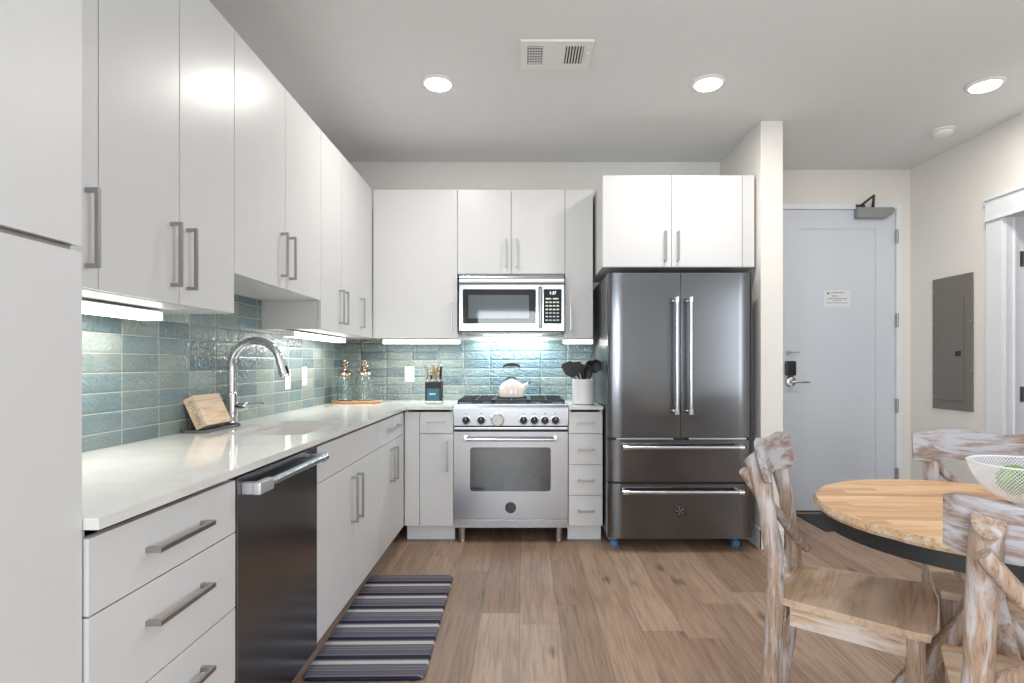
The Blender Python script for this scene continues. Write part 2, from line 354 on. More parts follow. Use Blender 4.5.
MT = dict(
    wall=plain('cream_wall_paint', (0.76,0.735,0.69), 0.7, var=0.01, bmp=0.05),
    ceil=plain('ceiling_paint', (0.77,0.78,0.785), 0.85, var=0.01, bmp=0.05),
    trim=plain('white_trim_paint', (0.76,0.78,0.81), 0.4, var=0.01),
    door=plain('door_paint', (0.62,0.66,0.72), 0.38, var=0.01),
    cab=plain('white_cabinet_laminate', (0.64,0.643,0.645), 0.33, var=0.008, spec=0.35),
    carc=plain('cabinet_carcass', (0.62,0.62,0.62), 0.5, var=0.01),
    quartz=quartz_mat(), oak=floor_mat(),
    tile_b=tile_mat('glazed_tile_back', 0, -1.066, 1.2947, 0.024), tile_l=tile_mat('glazed_tile_left', 1, 4.40, 1.2997),
    steel=brushed('stainless_steel', (0.53,0.56,0.60), 0.24, 'x'),
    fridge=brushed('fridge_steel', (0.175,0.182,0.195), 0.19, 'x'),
    dwsteel=brushed('dishwasher_steel', (0.20,0.205,0.215), 0.22, 'z'),
    nickel=plain('satin_nickel', (0.40,0.395,0.39), 0.32, 1.0, 0.02),
    chrome=plain('polished_chrome', (0.72,0.74,0.76), 0.06, 1.0, 0.0),
    black=plain('black_plastic', (0.014,0.014,0.015), 0.5, var=0.1),
    iron=plain('cast_iron', (0.03,0.03,0.032), 0.5, var=0.15, bmp=0.3),
    bglass=plain('black_glass', (0.012,0.014,0.016), 0.03, var=0.05, spec=0.4),
    dark=plain('dark_steel_side', (0.10,0.105,0.11), 0.35, 0.6, 0.05),
    shadow=plain('recess_shade', (0.03,0.03,0.03), 0.8),  # near-black colour stands in for shade in gaps and the duct
    plate=plain('white_plastic', (0.80,0.80,0.78), 0.35, var=0.01),
    lamp=emit('lamp_lens', (1.0,0.96,0.90), 9.0), strip=emit('strip_lens', (1.0,0.96,0.90), 4.0),
    panelgrey=plain('panel_grey', (0.17,0.155,0.14), 0.5, var=0.03),
    closer=plain('closer_aluminium', (0.33,0.34,0.34), 0.35, 0.6, 0.03),
    bronze=plain('antique_bronze', (0.12,0.10,0.08), 0.4, 0.8, 0.1),
    gold=plain('rose_gold_metal', (0.55,0.42,0.33), 0.22, 1.0, 0.04),
    brass=plain('brass_handle', (0.62,0.47,0.30), 0.25, 0.9, 0.08),
    jar=glass_mat('jar_glass', (0.93,0.98,0.97)), acrylic=glass_mat('clear_acrylic', (0.95,0.93,0.88)),
    cream=plain('cream_enamel', (0.83,0.76,0.71), 0.15, var=0.01, coat=0.4),
    ceramic=plain('white_ceramic', (0.80,0.79,0.80), 0.15, var=0.01, coat=0.3),
    teal=plain('teal_label', (0.03,0.14,0.20), 0.5, var=0.03), white=plain('white_print', (0.85,0.85,0.85), 0.6, var=0.0),
    ink=plain('grey_print', (0.25,0.25,0.25), 0.7, var=0.0), paper=plain('paper', (0.72,0.75,0.78), 0.7, var=0.01),
    slate=plain('grey_tray', (0.13,0.13,0.14), 0.5, var=0.06),
    tray=washed_wood('tray_wood', 'x', (0.50,0.27,0.13), (0.62,0.40,0.22), 0.4, 1.5),
    boxwood=washed_wood('box_wood', 'y', (0.62,0.44,0.28), (0.74,0.60,0.44), 0.6, 0.6),
    spoonwood=plain('spoon_wood', (0.50,0.28,0.15), 0.5, var=0.1),
    table=butcher_mat(), mat=stripes_mat(), tray2=plain('doormat_rubber', (0.045,0.046,0.05), 0.85, var=0.25, bmp=0.5, nscale=30),
    post=washed_wood('washed_post', 'z', (0.30,0.205,0.145), (0.49,0.465,0.465), 0.48),
    rail=washed_wood('washed_rail', 'x', (0.235,0.17,0.14), (0.42,0.42,0.45), 0.52),
    seat=washed_wood('seat_wood', 'x', (0.44,0.30,0.20), (0.54,0.42,0.32), 0.50, 0.35, dk_=0.72),
    apron=washed_wood('apron_wood', 'x', (0.42,0.28,0.18), (0.56,0.50,0.46), 0.55),
    edge=washed_wood('bark_edge', 'x', (0.46,0.30,0.17), (0.58,0.50,0.42), 0.4),
    wire=plain('white_wire', (0.78,0.78,0.82), 0.4, var=0.0), moss=plain('green_moss', (0.14,0.33,0.06), 0.9, var=0.5, bmp=1.0, nscale=40),
    peach=plain('peach_fruit', (0.75,0.42,0.24), 0.6, var=0.1), foot=plain('blue_foot', (0.10,0.24,0.45), 0.5),
    silver=plain('emblem_grey', (0.30,0.31,0.33), 0.3, 0.8),
    green=plain('hood_underside', (0.25,0.24,0.20), 0.35, 0.8),
)
H = 2.774
XL, XR, YB, YE = -1.41, 3.142, 4.43, 4.60

# ================================================================= SETTING
struct(M().box(-1.6, 4.9, -3.5, 4.8, -0.1, 0).build('floor', MT['oak']), 'brown knotty oak plank floor')
struct(M().box(-1.6, 5.0, -3.5, 4.8, H, H+0.1).build('ceiling', MT['ceil']), 'flat grey-white painted ceiling')
w_ = M().box(-1.6, XL, -0.35, 4.8, 0, H); w_.box(-1.6, XL, -3.5, -2.35, 0, H); w_.box(-1.6, XL, -2.35, -0.35, 0, 0.65); w_.box(-1.6, XL, -2.35, -0.35, 2.25, H)
struct(w_.build('wall_left', MT['wall']))
struct(M().box(XL, 1.541, YB, YB+0.15, 0, H).build('wall_back', MT['wall']), 'cream wall behind the range')
struct(M().box(1.541, 1.685, 3.674, YE, 0, H, 0.004).build('wall_partition', MT['wall']), 'narrow end of the partition beside the refrigerator')
# entry wall with doorway
D0, D1, DZ = 2.108, 3.022, 2.447
w_ = M().box(1.685, D0-0.012, YE, YE+0.12, 0, H); w_.box(D1+0.012, XR+0.12, YE, YE+0.12, 0, H); w_.box(D0-0.012, D1+0.012, YE, YE+0.12, DZ+0.01, H)
struct(w_.build('wall_entry', MT['wall']), 'cream wall around the entry door')
# right wall with doorway
R0, R1, RZ = 2.82, 3.70, 2.17
w_ = M().box(XR, XR+0.12, R1, YE, 0, H); w_.box(XR, XR+0.12, 0.55, R0, 0, H); w_.box(XR, XR+0.12, -3.5, -1.05, 0, H); w_.box(XR, XR+0.12, -1.05, 0.55, 0, 0.7); w_.box(XR, XR+0.12, -1.05, 0.55, 2.3, H); w_.box(XR, XR+0.12, R0, R1, RZ, H)
struct(w_.build('wall_right', MT['wall']), 'cream side wall with the electrical panel')
struct(M().box(4.75, 4.85, 1.9, 4.8, 0, H).build('wall_hall', MT['wall']))
struct(M().box(XR+.12, 4.75, 1.8, 1.9, 0, H).build('wall_hall_side', MT['wall'])); struct(M().box(XR+.12, 4.75, YE+.0, YE+.12, 0, H).build('wall_hall_end', MT['wall']))
# rear wall with two windows
w_ = M(); x0, x1, z0, z1 = -0.95, 0.35, 0.80, 2.30
w_.box(-1.6, x0, WY-0.15, WY, 0, H); w_.box(x1, 5.0, WY-0.15, WY, 0, H); w_.box(x0, x1, WY-0.15, WY, 0, z0); w_.box(x0, x1, WY-0.15, WY, z1, H)
struct(w_.build('wall_rear', MT['wall']))
def window(n, F, c, a0, a1, z0, z1):
    f = M()
    def bb(u0, u1, q0, q1):
        if F == 'y': f.box(u0, u1, c-.03, c+.03, q0, q1)
        else: f.box(c-.03, c+.03, u0, u1, q0, q1)
    for u0, u1, q0, q1 in ((a0, a0+.05, z0, z1), (a1-.05, a1, z0, z1), (a0+.05, a1-.05, z0, z0+.05), (a0+.05, a1-.05, z1-.05, z1), ((a0+a1)/2-.02, (a0+a1)/2+.02, z0+.05, z1-.05)): bb(u0, u1, q0, q1)
    struct(f.build('window_%d' % n, MT['trim']))
window(1, 'y', WY-.09, -0.95, 0.35, 0.80, 2.30); window(2, 'x', -1.53, -2.35, -0.35, 0.65, 2.25); window(3, 'x', XR+.08, -1.05, 0.55, 0.7, 2.3)

# backsplash tile
bs = M().box(XL+.008, 1.0, YB-0.008, YB, 0.80, 1.384)
struct(bs.build('trim_1', MT['tile_b']), 'glossy blue-green handmade tile backsplash on the back wall')
bs = M().box(XL, XL+0.008, 1.03, YB, 0.80, 1.384); bs.box(XL, XL+0.008, 2.135, 3.04, 1.384, 1.537)
struct(bs.build('trim_2', MT['tile_l']), 'glossy green-grey handmade tile backsplash on the left wall')
# baseboards
def bboard(name, x0, x1, y0, y1): return struct(M().box(x0, x1, y0, y1, 0, 0.13, 0.003).build(name, MT['trim']))
b_ = M().box(1.529, 1.541, 3.662, 4.42, 0, 0.13, .002); b_.box(1.529, 1.697, 3.662, 3.674, 0, 0.13, .002); b_.box(1.685, 1.697, 3.662, YE, 0, 0.13, .002)
struct(b_.build('baseboard_partition', MT['trim']))
bboard('baseboard_right', XR-0.012, XR, R1+0.12, YE); bboard('baseboard_rear', -1.3, 3.1, WY, WY+0.012)

# entry door
dr = M()
y0 = YE+0.005
dr.box(D0+.003, D1-.003, y0+0.008, y0+0.045, 0.008, DZ)
PX0, PX1, PZ0, PZ1 = 2.245, 2.866, 0.258, 2.295
for a, b_, c, d in ((D0+.003, PX0, .008, DZ), (PX1, D1-.003, .008, DZ), (PX0, PX1, .008, PZ0), (PX0, PX1, PZ1, DZ)):
    dr.box(a, b_, y0, y0+0.010, c, d)
door = struct(dr.build('door_1', MT['door']), 'pale blue-white entry door with one long recessed panel')
fr = M()
fr.box(D0-.055, D0-.002, YE-0.012, YE+0.02, 0, DZ+.05, .002); fr.box(D1+.002, D1+.045, YE-0.012, YE+0.02, 0, DZ+.05, .002); fr.box(D0-.002, D1+.002, YE-0.012, YE+0.02, DZ+.004, DZ+.05, .002)
fr.build('door_frame', MT['trim'], door)
M().box(D0, D1, YE-.02, YE+.05, 0, .008).build('threshold', MT['bronze'], door)
for zc in (0.30, 0.86, 1.55, 2.228):
    h = M().box(D1-.008, D1+.016, YE-.018, YE-.003, zc-.055, zc+.055, .002); h.cyl((D1+.004, YE-.018, zc-.057), (D1+.004, YE-.018, zc+.057), .007, n=12)
    h.build('hinge', MT['nickel'], door)
k = M().box(2.126, 2.206, YE-.028, YE+.005, 1.103, 1.222, .008); k.build('keypad', MT['bglass'], door)
k = M().lathe((2.170, YE+.004, 1.055), [(.045,0),(.045,.012),(.036,.022),(.016,.024),(.014,.055),(.012,.06)], 28, 'y-')
k.tube([(2.170, YE-.052, 1.055), (2.20, YE-.058, 1.055), (2.30, YE-.056, 1.052)], [.011,.010,.007], 12)
k.build('lever_handle', MT['chrome'], door)
k = M().lathe((2.155, YE+.004, 1.292), [(.014,0),(.014,.02),(.008,.022)], 20, 'y-'); k.box(2.150, 2.235, YE-.03, YE-.018, 1.288, 1.296, .003); k.build('door_guard', MT['nickel'], door)
# closer (bolted to the door)
k = M(); z0, z1 = 2.372, 2.455
k.prism([(2.685,YE-.055,z0),(2.92,YE-.055,z0),(2.965,YE-.055,z0+.025),(2.985,YE-.055,z1-.01),(2.98,YE-.055,z1),(2.685,YE-.055,z1)], (0,.058,0))
bmesh.ops.bevel(k.bm, geom=k.bm.edges[:], offset=.004, segments=2, affect='EDGES')
cl = k.build('door_closer', MT['closer'], door)
k = M().cyl((2.82,YE-.03,z1-.01),(2.82,YE-.03,z1+.02),.012,n=14); k.tube([(2.82,YE-.03,z1+.015),(2.745,YE-.165,z1+.06)],[.012,.009],10); k.tube([(2.745,YE-.165,z1+.06),(2.735,YE-.02,z1+.028)],[.009,.009],10); k.box(2.69,2.765,YE-.022,YE-.013,z1+.008,z1+.032,.003)
k.build('closer_arm', MT['bronze'], cl)
# notice on the door
nt_ = M().box(2.449, 2.660, YE+.0115, YE+.0128, 1.662, 1.798).build('notice', MT['paper'], door)
k = M(); k.lathe((2.482,YE+.0115,1.772),[(.011,0),(.011,.0006)],16,'y-')
for (a, b_, zc, t_) in ((2.505,2.615,1.777,.007),(2.510,2.560,1.750,.008),(2.478,2.632,1.728,.007),(2.520,2.590,1.712,.005),(2.474,2.642,1.694,.005)):
    x = a
    while x < b_-.006:
        l = min(random.uniform(.010,.026), b_-x); k.box(x, x+l, YE+.0105, YE+.0114, zc-t_/2, zc+t_/2); x += l+.004
k.build('printed_lines', MT['ink'], nt_)

# right doorway casing
cs = M()
cs.box(XR-.02, XR-.001, R1, R1+.125, 0, 2.15, .003); cs.box(XR-.02, XR-.001, R0-.125, R0, 0, 2.15, .003)
cs.box(XR-.026, XR-.001, R0-.125, R1+.125, 2.165, 2.29, .002); cs.box(XR-.034, XR-.001, R0-.13, R1+.13, 2.15, 2.166, .003); cs.box(XR-.04, XR-.001, R0-.13, R1+.13, 2.29, 2.305, .003)
cs.box(XR-.002, XR+.14, R1-.015, R1, 0, RZ); cs.box(XR-.002, XR+.14, R0, R0+.015, 0, RZ); cs.box(XR-.002, XR+.14, R0, R1, RZ-.015, RZ)
cs.box(XR+.045, XR+.06, R1-.028, R1-.015, 0, RZ-.015)
dr2 = struct(cs.build('door_2', MT['trim']), 'white cased doorway in the right wall')
for zc in (1.00, 1.88):
    M().box(XR+.085, XR+.130, R1-.020, R1-.0145, zc-.05, zc+.05, .002).build('hinge', MT['nickel'], dr2)
slab = M().box(XR+.14, XR+1.0, R1-.055, R1-.018, .01, RZ-.02, .002); slab.build('door_leaf', MT['door'], dr2)

# electrical panel
ep = thing('electrical_panel', 'flush grey metal breaker panel on the cream wall beside the cased doorway', 'electrical panel', (XR, 4.14, .86))
M().box(XR-.012, XR-.0005, 3.950, 4.335, .862, 1.838, .002).build('cover_plate', MT['panelgrey'], ep)
k = M().box(XR-.018, XR-.012, 4.025, 4.265, .93, 1.68, .002).build('hatch', MT['panelgrey'], ep)
M().box(XR-.023, XR-.0175, 4.045, 4.095, 1.255, 1.29, .002).build('latch', MT['black'], k)
for yy in (3.965, 4.318):
    for zz in (.95, 1.15, 1.50, 1.75):
        M().lathe((XR-.0115, yy, zz), [(.006,0),(.005,-.003)], 10, 'x').build('screw', MT['nickel'], ep)

# ================================================================= CEILING ITEMS
dl = [(-0.475, 3.17, 'round recessed ceiling light above the sink side, leftmost of the three'), (1.035, 3.17, 'round recessed ceiling light in front of the refrigerator, middle of the three'),
      (2.60, 3.19, 'round recessed ceiling light near the entry door and smoke detector')]
for x, y, lab in dl:
    t = thing('recessed_light', lab, 'ceiling light', (x, y, H), 0, 'round ceiling lights')
    M().lathe((x,y,H), [(.092,-.0005),(.094,-.006),(.086,-.013),(.072,-.016)], 40).build('trim_ring', MT['plate'], t)
    M().lathe((x,y,H), [(.071,-.0165),(.069,-.022),(.02,-.026)], 40).build('lens', MT['lamp'], t)
    area('downlight_lamp', (x, y, H-.03), .14, 10.5, (1.0,.95,.89), (0,0,0), shape='DISK')
t = thing('ceiling_vent', 'white rectangular ceiling air register with louvres', 'vent', (.168, 20.878, H))
f = M(); x0, x1, ya, yb, zt = -.012, .348, 2.75, 3.016, H
for a, b_, c, d in ((x0,x1,ya,ya+.045),(x0,x1,yb-.045,yb),(x0,x0+.035,ya+.045,yb-.045),(x1-.045,x1,ya+.045,yb-.045),(x0+.115,x1-.135,ya+.045,yb-.045)):
    f.box(a, b_, c, d, zt-.012, zt-.0005, .002)
f.build('register_frame', MT['plate'], t)
M().box(x0+.03, x1-.04, ya+.04, yb-.04, zt-.0025, zt-.0005).build('duct_shade', MT['shadow'], t)  # dark sheet standing in for the shade up the duct
for i in range(6):
    xx = x0+.042+i*.0135; M().box(xx, xx+.005, ya+.045, yb-.045, zt-.011, zt-.003, rot=None).build('louvre', MT['plate'], t)
for i in range(6):
    xx = x1-.128+i*.0145; M().box(xx, xx+.006, ya+.045, yb-.045, zt-.011, zt-.003).build('louvre', MT['plate'], t)
for i in range(7):
    yy = ya+.06+i*.024; M().box(x0+.037, x0+.113, yy, yy+.004, zt-.009, zt-.004).build('cross_louvre', MT['plate'], t)
M().box(x1-.030, x1-.018, ya+.10, ya+.16, zt-.020, zt-.012, .002).build('damper_lever', MT['plate'], t)
t = thing('smoke_detector', 'white round smoke detector on the ceiling by the right wall', 'smoke detector', (2.83, 3.82, H))
M().lathe((2.83,3.82,H), [(.074,-.0005),(.074,-.012),(.062,-.016)], 36).build('mounting_plate', MT['plate'], t)
M().lathe((2.83,3.82,H), [(.060,-.016),(.058,-.032),(.045,-.042),(.02,-.045)], 36).build('housing', MT['plate'], t)

# ================================================================= CABINETS
def fb(m, F, fr_, u0, u1, o0, o1, z0, z1, bev=0.0):
    if F == 'L': m.box(fr_+min(o0,o1), fr_+max(o0,o1), u0, u1, z0, z1, bev)
    else: m.box(u0, u1, fr_-max(o0,o1), fr_-min(o0,o1), z0, z1, bev)
    return m
def pull(F, fr_, uc, zc, length, vert, parent, out=.034):
    m = M(); h = length/2; s = .0055
    if vert:
        fb(m, F, fr_, uc-s, uc+s, out-.010, out, zc-h, zc+h, .001)
        for q in (-1,1): fb(m, F, fr_, uc-s, uc+s, .0, out-.010, zc+q*(h-.006)-s, zc+q*(h-.006)+s, .0008)
    else:
        fb(m, F, fr_, uc-h, uc+h, out-.010, out, zc-s, zc+s, .001)
        for q in (-1,1): fb(m, F, fr_, uc+q*(h-.006)-s, uc+q*(h-.006)+s, .0, out-.010, zc-s, zc+s, .0008)
    return m.build('handle', MT['nickel'], parent)
def cabinet(name, label, F, front, u0, u1, z0, z1, depth, fronts, toe=0, group=None, holes=None):
    """fronts: (kind, u0, u1, z0, z1, handle) ; handle = None | ('v', u, z, len) | ('h', u, z, len)"""
    loc = (front-depth/2, (u0+u1)/2, z0 if not toe else 0) if F == 'L' else ((u0+u1)/2, front+depth/2, z0 if not toe else 0)
    t = thing(name, label, 'cabinet', loc, 0, group)
    b = M(); th = .018; T = .020
    a0, a1 = u0+.0008, u1-.0008
    fb(b, F, front, a0, a0+th, -depth, -T-.001, z0, z1); fb(b, F, front, a1-th, a1, -depth, -T-.001, z0, z1)
    fb(b, F, front, a0+th, a1-th, -depth, -T-.001, z0, z0+th)
    if not toe: fb(b, F, front, a0+th, a1-th, -depth, -T-.001, z1-th, z1)
    fb(b, F, front, a0+th, a1-th, -depth, -depth+.006, z0, z1)
    b.build('body', MT['cab'], t)
    if toe: 
        fb(M(), F, front, a0, a1, -.105, -.09, 0.0, z0).build('toe_kick', MT['trim'], t)
    for (kind, v0, v1, y0_, y1_, hd) in fronts:
        g = .0016
        d = fb(M(), F, front, v0+g, v1-g, -T, 0, y0_+g, y1_-g, .0012).build(kind, MT['cab'], t)
        if hd: pull(F, front, hd[1], hd[2], hd[3], hd[0]=='v', d)
    return t
ZU0, ZU1 = 1.385, 2.456
XU, YU = -1.085, 4.088
dU = 1.41-1.085-.001
def hv(u, z0): return ('v', u, z0+.05+.10, .20)
# left uppers
cabinet('wall_cabinet', 'white slab wall cabinet nearest the camera, next to the tall pantry', 'L', XU, 1.045, 1.449, ZU0, ZU1, dU,
        [('door', 1.106, 1.449, ZU0, ZU1, hv(1.408, ZU0)), ('filler_panel', 1.045, 1.106, ZU0, ZU1, None)], group='white wall cabinets on the left wall')
cabinet('wall_cabinet', 'white two door wall cabinet over the counter between camera-side cabinet and sink', 'L', XU, 1.449, 2.132, ZU0, ZU1, dU,
        [('door', 1.449, 1.791, ZU0, ZU1, hv(1.750, ZU0)), ('door', 1.791, 2.132, ZU0, ZU1, hv(1.832, ZU0))], group='white wall cabinets on the left wall')
cabinet('wall_cabinet', 'white shorter two door wall cabinet raised above the faucet', 'L', XU, 2.132, 3.045, 1.537, ZU1, dU,
        [('door', 2.132, 2.589, 1.537, ZU1, hv(2.545, 1.537)), ('door', 2.589, 3.045, 1.537, ZU1, hv(2.633, 1.537))], group='white wall cabinets on the left wall')
cabinet('wall_cabinet', 'white two door wall cabinet on the left wall above the switch plates', 'L', XU, 3.045, 3.735, ZU0, ZU1, dU,
        [('door', 3.045, 3.39, ZU0, ZU1, hv(3.35, ZU0)), ('door', 3.39, 3.735, ZU0, ZU1, hv(3.43, ZU0))], group='white wall cabinets on the left wall')
cabinet('wall_cabinet', 'white narrow one door wall cabinet in the corner above the glass jars', 'L', XU, 3.735, YU-.002, ZU0, ZU1, dU,
        [('door', 3.735, YU-.002, ZU0, ZU1, hv(3.78, ZU0))], group='white wall cabinets on the left wall')
# back uppers
dB = YB-YU-.001
cabinet('wall_cabinet', 'wide white one door wall cabinet left of the microwave above the knife block', 'B', YU, XU+.004, -.473, ZU0, ZU1, dB,
        [('door', XU+.004, -.473, ZU0, ZU1, hv(-.512, ZU0))], group='white wall cabinets on the back wall')
cabinet('wall_cabinet', 'white two door wall cabinet directly above the microwave', 'B', YU, -.473, .303, 1.846, ZU1, dB,
        [('door', -.473, -.085, 1.846, ZU1, ('v', -.122, 1.995, .20)), ('door', -.085, .303, 1.846, ZU1, ('v', -.045, 1.995, .20))], group='white wall cabinets on the back wall')
cabinet('wall_cabinet', 'narrow white one door wall cabinet right of the microwave above the utensil crock', 'B', YU, .303, .505, ZU0, ZU1, dB,
        [('door', .303, .505, ZU0, ZU1, hv(.342, ZU0))], group='white wall cabinets on the back wall')
YF = 3.73
cabinet('wall_cabinet', 'deep white two door cabinet bridging over the refrigerator', 'B', YF, .523, 1.524, 1.835, 2.440, YB-YF-.001,
        [('door', .523, .977, 1.835, 2.440, ('v', .935, 1.97, .20)), ('door', .977, 1.443, 1.835, 2.440, ('v', 1.018, 1.97, .20)), ('filler_panel', 1.443, 1.524, 1.835, 2.440, None)])
# tall pantry at the left edge
XT = -.803
t = thing('pantry_cabinet', 'tall pale grey-white pantry cabinet filling the left edge of the picture', 'cabinet', (-1.1, .66, 0))
b = M(); 
for a, c in ((.30,.318),(1.015,1.033)): b.box(XL+.002, XT-.021, a, c, .1, 2.60)
b.box(XL+.002, XT-.021, .318, 1.015, .1, .118); b.box(XL+.002, XT-.021, .318, 1.015, 2.582, 2.60); b.box(XL+.002, XL+.01, .318, 1.015, .118, 2.582)
b.build('body', MT['cab'], t)
M().box(XT-.10, XT-.085, .30, 1.033, 0, .1).build('toe_kick', MT['trim'], t)
M().box(XT-.02, XT, .302, 1.033, 1.411, 2.60, .0012).build('upper_door', MT['cab'], t)
M().box(XT-.02, XT, .302, 1.033, .104, 1.400, .0012).build('lower_door', MT['cab'], t)
M().box(XT-.022, XT-.012, .302, 1.02, 1.4005, 1.4105).build('edge_channel', MT['nickel'], t)

# base cabinets, left run
XB = -.795; dL = 1.41-.795-.010; ZB0, ZB1 = .114, .893
DRW = [0.878, .732, .524, .320, .116]
cabinet('base_cabinet', 'white four drawer base cabinet at the camera end of the counter', 'L', XB, 1.036, 1.569, ZB0, ZB1, dL,
        [('drawer', 1.036, 1.569, DRW[i+1], DRW[i], ('h', 1.300, (DRW[i]+DRW[i+1])/2+(.0 if i==0 else .022), .215)) for i in range(4)], toe=1)
cabinet('base_cabinet', 'white sink base cabinet with blank top panel right of the dishwasher', 'L', XB, 2.190, 3.119, ZB0, ZB1, dL,
        [('false_drawer_panel', 2.190, 3.119, .732, 0.878, None), ('door', 2.190, 2.670, ZB0+.002, .732, ('v', 2.625, .57, .215)), ('door', 2.670, 3.119, ZB0+.002, .732, ('v', 2.715, .57, .215))], toe=1)
cabinet('base_cabinet', 'white narrow base cabinet in the corner with one drawer over two doors', 'L', XB, 3.119, 3.782, ZB0, ZB1, dL,
        [('drawer', 3.119, 3.782, .732, 0.878, ('h', 3.45, .815, .26)), ('door', 3.119, 3.441, ZB0+.002, .732, ('v', 3.400, .59, .20)), ('door', 3.441, 3.782, ZB0+.002, .732, ('v', 3.482, .59, .20))], toe=1)
# base cabinets, back run
YBF = 3.785; dBB = YB-YBF-.010
cabinet('base_cabinet', 'white base cabinet left of the range with small drawer over one door', 'B', YBF, XB+.003, -.464, ZB0, ZB1, dBB,
        [('filler_panel', XB+.003, -.690, ZB0+.002, 0.878, None), ('drawer', -.690, -.464, .732, 0.878, ('h', -.578, .812, .11)), ('door', -.690, -.464, ZB0+.002, .732, ('v', -.505, .585, .20))], toe=1)
cabinet('base_cabinet', 'narrow white four drawer base cabinet between range and refrigerator', 'B', YBF, .304, .532, ZB0, ZB1, dBB,
        [('drawer', .304, .532, DRW[i+1], DRW[i], ('h', .420, (DRW[i]+DRW[i+1])/2+(.004 if i==0 else 0), .11)) for i in range(4)], toe=1)

# countertops (z .893-.915) with sink cut-out
XC = -.775; ZC = .915; SX0, SX1, SY0, SY1 = -1.205, -.875, 2.25, 2.82
def rrect(x0, x1, y0, y1, r, n=5):
    p = []
    for cx, cy, a0 in ((x1-r, y1-r, 0), (x0+r, y1-r, 90), (x0+r, y0+r, 180), (x1-r, y0+r, 270)):
        for i in range(n+1):
            a = math.radians(a0 + 90*i/n); p.append((cx+r*math.cos(a), cy+r*math.sin(a)))
    return p
YCF = 3.765
ct = thing('countertop', 'long L-shaped white quartz countertop with sink cut-out', 'countertop', (-1.1, 2.6, .893))
out_ = [(XL+.009, 1.036), (XC, 1.036), (XC, YCF), (-.464, YCF), (-.464, YB-.009), (XL+.009, YB-.009)]
k = M().slab_hole(out_, [rrect(SX0, SX1, SY0, SY1, .03)], .8935, ZC)
k.build('slab', MT['quartz'], ct, smooth=30)
ct2 = M().box(.304, .534, YCF, YB-.009, .8935, ZC, .0015).build('countertop', MT['quartz'])
tag(ct2, 'short white quartz countertop piece under the utensil crock', 'countertop')
# sink
sk = thing('sink', 'undermount white sink basin below the curved faucet', 'sink', ((SX0+SX1)/2, (SY0+SY1)/2, .70))
k = M(); zt, zb = .893, .70
o1, o2 = rrect(SX0-.02, SX1+.02, SY0-.02, SY1+.02, .04), rrect(SX0-.004, SX1+.004, SY0-.004, SY1+.004, .032)
o3 = rrect(SX0+.006, SX1-.006, SY0+.006, SY1-.006, .04)
ringv = lambda pts, z: [k.bm.verts.new((x, y, z)) for x, y in pts]
R_ = [ringv(o1, zb-.01), ringv(o1, zt), ringv(o2, zt), ringv(o3, zb)]
k.skin(R_, True, True); k.build('basin', plain('sink_composite', (0.72,0.71,0.69), 0.3, var=0.01), sk)
M().lathe(((SX0+SX1)/2, (SY0+SY1)/2, zb), [(.04,.0005),(.04,.004),(.03,.002)], 24).build('drain', MT['chrome'], sk)

# faucet
FX, FY = -1.371, 2.665
ft = thing('faucet', 'tall chrome gooseneck pull-down kitchen faucet', 'faucet', (FX, FY, ZC))
k = M().lathe((FX,FY,ZC), [(.029,.0004),(.029,.006),(.027,.010),(.027,.015),(.027,.14),(.020,.15)], 28); k.build('base_column', MT['chrome'], ft)
pts = [(FX,FY,ZC+.148), (FX,FY,ZC+.262)]; R = .116
for i in range(0, 13):
    a = PI - math.radians(170)*i/12
    pts.append((FX+R+R*math.cos(a), FY, ZC+.276+R*math.sin(a)))
k = M().tube(pts, .0185, 18); k.build('gooseneck', MT['chrome'], ft)
p = Vector(pts[-1]); d = (Vector(pts[-1])-Vector(pts[-2])).normalized()
k = M().tube([p-d*.002, p+d*.010, p+d*.018, p+d*.070, p+d*.078], [.0205,.0215,.0205,.0235,.0215], 18).build('spray_head', MT['chrome'], ft)
M().tube([p+d*.025+Vector((.022,-.006,0)), p+d*.058+Vector((.024,-.006,0))], .006, 10).build('spray_button', MT['black'], k)
k = M().cyl((FX+.024,FY,ZC+.085),(FX+.058,FY,ZC+.085),.017,n=18); k.lathe((FX+.058,FY,ZC+.085),[(.017,0),(.020,.003),(.020,.012),(.015,.018)],18,'x')
k.tube([(FX+.068,FY,ZC+.088),(FX+.10,FY,ZC+.094),(FX+.15,FY,ZC+.097)],[.006,.005,.0045],10); k.build('lever', MT['chrome'], ft)
# tray + wooden box
ty = M(); ty.prism([(x,y,ZC+.0004) for x,y in rrect(-1.392,-1.285,2.30,2.595,.02)], (0,0,.004))
for a in (rrect(-1.392,-1.285,2.30,2.595,.02),):
    vv0=[ty.bm.verts.new((x,y,ZC+.004)) for x,y in a]; vv1=[ty.bm.verts.new((x,y,ZC+.012)) for x,y in a]
    cx,cy=-1.3385,2.4475; ins=[(cx+(x-cx)*.93, cy+(y-cy)*.975) for x,y in a]
    vv2=[ty.bm.verts.new((x,y,ZC+.012)) for x,y in ins]; vv3=[ty.bm.verts.new((x,y,ZC+.005)) for x,y in ins]
    ty.skin([vv0,vv1,vv2,vv3], False, False)
tag(ty.build('sponge_tray', MT['slate']), 'dark grey shallow tray between the faucet and tile wall', 'tray')
bx = thing('wooden_box', 'small pale wooden box with KITCHEN lettering leaning beside the faucet', 'box', (-1.325, 2.44, ZC+.006))
rm = Matrix.Rotation(math.radians(-25), 4, 'Y'); A = Matrix.Translation((-1.303, 2.44, ZC+.0280)) @ rm
k = M().box(-.050, 0, -.10, .10, 0, .138, .0025); k.xf(A); k.build('box_body', MT['boxwood'], bx)
k = M().box(-.0515, .0015, -.1015, .1015, .112, .1135); k.xf(A); k.build('lid_seam', MT['spoonwood'], bx)
